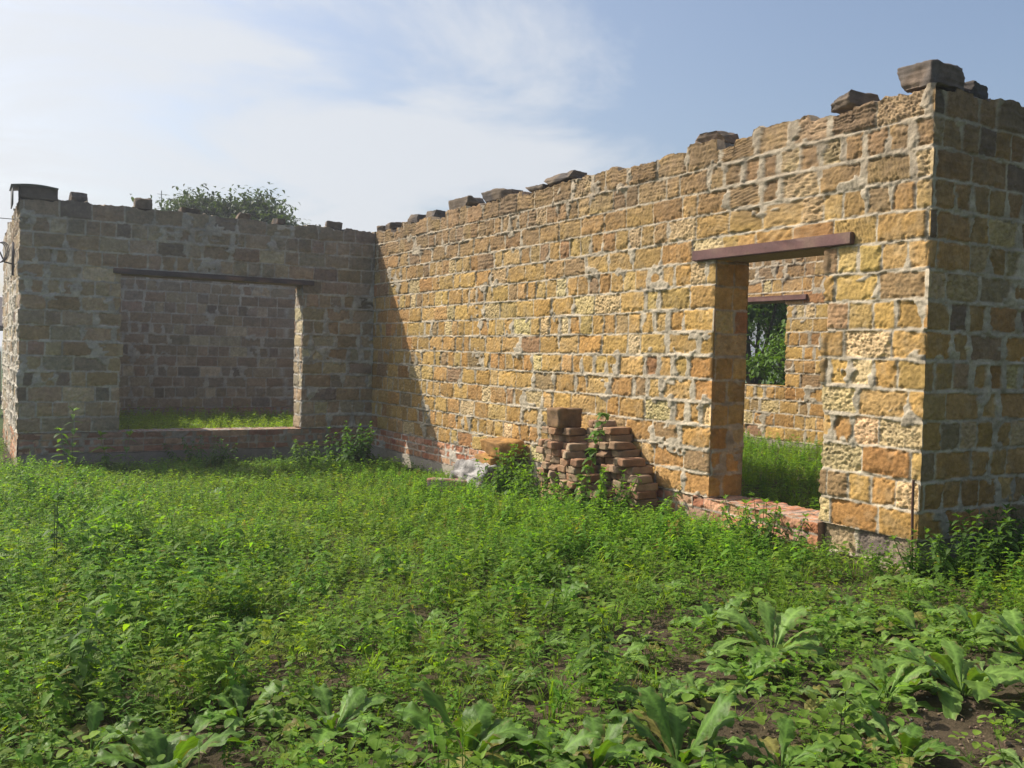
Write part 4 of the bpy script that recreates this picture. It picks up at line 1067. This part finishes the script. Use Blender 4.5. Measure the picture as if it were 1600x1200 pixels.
# wire fixing on the side wall
cb = thing('wire_bracket', 'dark wire coil and insulator fixed to the left side wall', 'wire fixing', (XA - .02, 1.35, 2.40))
a = Acc(); limb(a, [(.04, 0, -.15), (-.10, 0, -.12), (-.16, 0, .02)], [.012, .012, .010], (.06, .05, .05), 6); box_acc(a, -.012, .04, -.05, .05, -.30, .16, (.06, .05, .05)); a.build('bracket', M_STEEL, cb)
a = Acc()
for j in range(3):
    p = [(-.17 + .02 * j + .11 * math.cos(q) * .8, .09 * math.sin(q) + .03 * j, .0 + .15 * math.sin(q + .2) + .01 * j) for q in np.linspace(0, 6.283, 22)]
    limb(a, p, [.007] * 22, (.05, .05, .055), 5)
a.build('coil', M_STEEL, cb)
pole = thing('utility_pole', 'wooden utility pole beyond the left edge carrying the wire', 'pole', (-14, 7.5, -.5))
a = Acc(); limb(a, [(0, 0, -.3), (0, 0, 3), (0, 0, 5.6)], [.12, .11, .09], (.12, .09, .07), 10); a.build('shaft', M_BARK, pole)
a = Acc(); limb(a, [(-.5, 0, 5.2), (0, .1, 5.2), (.5, 0, 5.2)], [.04, .04, .04], (.12, .09, .07), 6); a.build('cross_arm', M_BARK, pole)
a = Acc(); p0 = np.array((XA - .02, .9, 2.83)); p1 = np.array((-13.6, 7.5, 4.72))
limb(a, [p0 * (1 - t) + p1 * t - np.array((0, 0, 1.2 * t * (1 - t))) for t in np.linspace(0, 1, 24)], [.006] * 24, (.04, .04, .045), 5)
tag(a.build('overhead_wire', M_STEEL), 'thin sagging wire running from the left wall out of view', 'wire')

# ------------------------------------------------------------------ scattering volume added to imitate lens veil
hb = bpy.data.meshes.new('veil_volume'); bmh = bmesh.new(); bmesh.ops.create_cube(bmh, size=1)
for v in bmh.verts: v.co = Vector((v.co.x * 820 , v.co.y * 820, -6 + (v.co.z + .5) * 16))
bmh.to_mesh(hb); bmh.free(); ho = bpy.data.objects.new('veil_volume', hb); COL.objects.link(ho); tag(ho, kind='stuff', label='thin scattering volume added over the yard to imitate lens veil')
hm_ = bpy.data.materials.new('veil_volume'); hm_.use_nodes = True; nth = hm_.node_tree; nth.nodes.remove(nth.nodes['Principled BSDF'])
pv = nth.nodes.new('ShaderNodeVolumePrincipled'); pv.inputs['Color'].default_value = (.88, .93, 1, 1); pv.inputs['Density'].default_value = .0026; pv.inputs['Anisotropy'].default_value = .55
nth.links.new(pv.outputs[0], nth.nodes['Material Output'].inputs['Volume']); hb.materials.append(hm_)

# ------------------------------------------------------------------ sun, sky, camera
SUN = Vector((-1.0, 1.14, 1.50)).normalized()
sd = bpy.data.lights.new('sun', 'SUN'); sd.energy = 4.2; sd.angle = rad(.5); sd.color = (1.0, .93, .82)
so = bpy.data.objects.new('sun', sd); COL.objects.link(so); so.rotation_euler = (-SUN).to_track_quat('-Z', 'Y').to_euler()
w = bpy.data.worlds.new('World'); scene.world = w; w.use_nodes = True; nt = w.node_tree; L = nt.links
bg = nt.nodes['Background']; out = nt.nodes['World Output']
sky = N(nt, 'ShaderNodeTexSky', sky_type='NISHITA'); sky.sun_disc = False
sky.sun_elevation = math.asin(SUN.z); sky.sun_rotation = math.atan2(SUN.x, SUN.y)
sky.altitude = 100; sky.air_density = 1.0; sky.dust_density = 4.2; sky.ozone_density = 1.0
L.new(sky.outputs[0], bg.inputs[0]); bg.inputs[1].default_value = .112
tc = N(nt, 'ShaderNodeTexCoord'); sx = N(nt, 'ShaderNodeSeparateXYZ'); L.new(tc.outputs['Generated'], sx.inputs[0])
def mth(op, a_, b_=None, c_=None, clamp=False):
    n = N(nt, 'ShaderNodeMath', operation=op); n.use_clamp = clamp
    for i, v in enumerate((a_, b_, c_)):
        if v is None: continue
        if isinstance(v, (int, float)): n.inputs[i].default_value = v
        else: L.new(v, n.inputs[i])
    return n.outputs[0]
dz_ = mth('ADD', mth('MAXIMUM', sx.outputs[2], 0.0), .22)
cv = N(nt, 'ShaderNodeCombineXYZ'); L.new(mth('DIVIDE', sx.outputs[0], dz_), cv.inputs[0]); L.new(mth('DIVIDE', sx.outputs[1], dz_), cv.inputs[1])
n1 = N(nt, 'ShaderNodeTexNoise', Scale=1.5, Detail=9.0, Roughness=.57, Distortion=.7); L.new(cv.outputs[0], n1.inputs['Vector'])
# more cloud towards azimuth of the left of the view, clear to the right
azc = math.radians(12.0)
side = N(nt, 'ShaderNodeVectorMath', operation='DOT_PRODUCT'); L.new(tc.outputs['Generated'], side.inputs[0]); side.inputs[1].default_value = (math.sin(azc), math.cos(azc), 0)
bias = N(nt, 'ShaderNodeMapRange'); bias.inputs['From Min'].default_value = .72; bias.inputs['From Max'].default_value = .98
bias.inputs['To Min'].default_value = -.30; bias.inputs['To Max'].default_value = .17; L.new(side.outputs['Value'], bias.inputs['Value'])
cl = N(nt, 'ShaderNodeMapRange'); cl.interpolation_type = 'SMOOTHSTEP'; cl.inputs['From Min'].default_value = .47; cl.inputs['From Max'].default_value = .70
L.new(mth('ADD', n1.outputs['Fac'], bias.outputs['Result']), cl.inputs['Value'])
cb2 = N(nt, 'ShaderNodeBackground'); cb2.inputs[0].default_value = (.90, .935, .985, 1); cb2.inputs[1].default_value = .56
mxs = N(nt, 'ShaderNodeMixShader'); L.new(mth('MULTIPLY', cl.outputs['Result'], .88), mxs.inputs[0])
L.new(bg.outputs[0], mxs.inputs[1]); L.new(cb2.outputs[0], mxs.inputs[2]); L.new(mxs.outputs[0], out.inputs['Surface'])

cd = bpy.data.cameras.new('camera'); co = bpy.data.objects.new('camera', cd); COL.objects.link(co); scene.camera = co
cd.sensor_fit = 'HORIZONTAL'; cd.sensor_width = 36; cd.lens = 1443.74 * 36 / 1600; cd.clip_start = .05; cd.clip_end = 3000
yaw, pitch, roll = .5353, -.0312, .0257
f = Vector((math.sin(yaw) * math.cos(pitch), math.cos(yaw) * math.cos(pitch), math.sin(pitch)))
r_ = Vector((math.cos(yaw), -math.sin(yaw), 0)); u_ = r_.cross(f)
r2 = r_ * math.cos(roll) + u_ * math.sin(roll); u2 = -r_ * math.sin(roll) + u_ * math.cos(roll)
Mx = Matrix(((r2.x, u2.x, -f.x, CAM[0]), (r2.y, u2.y, -f.y, CAM[1]), (r2.z, u2.z, -f.z, CAM[2]), (0, 0, 0, 1)))
co.matrix_world = Mx

vs = scene.view_settings; vs.view_transform = 'Standard'; vs.look = 'None'; vs.exposure = 0.6; vs.gamma = 1.0
scene.cycles.use_denoising = True; scene.cycles.max_bounces = 8; scene.cycles.transparent_max_bounces = 8
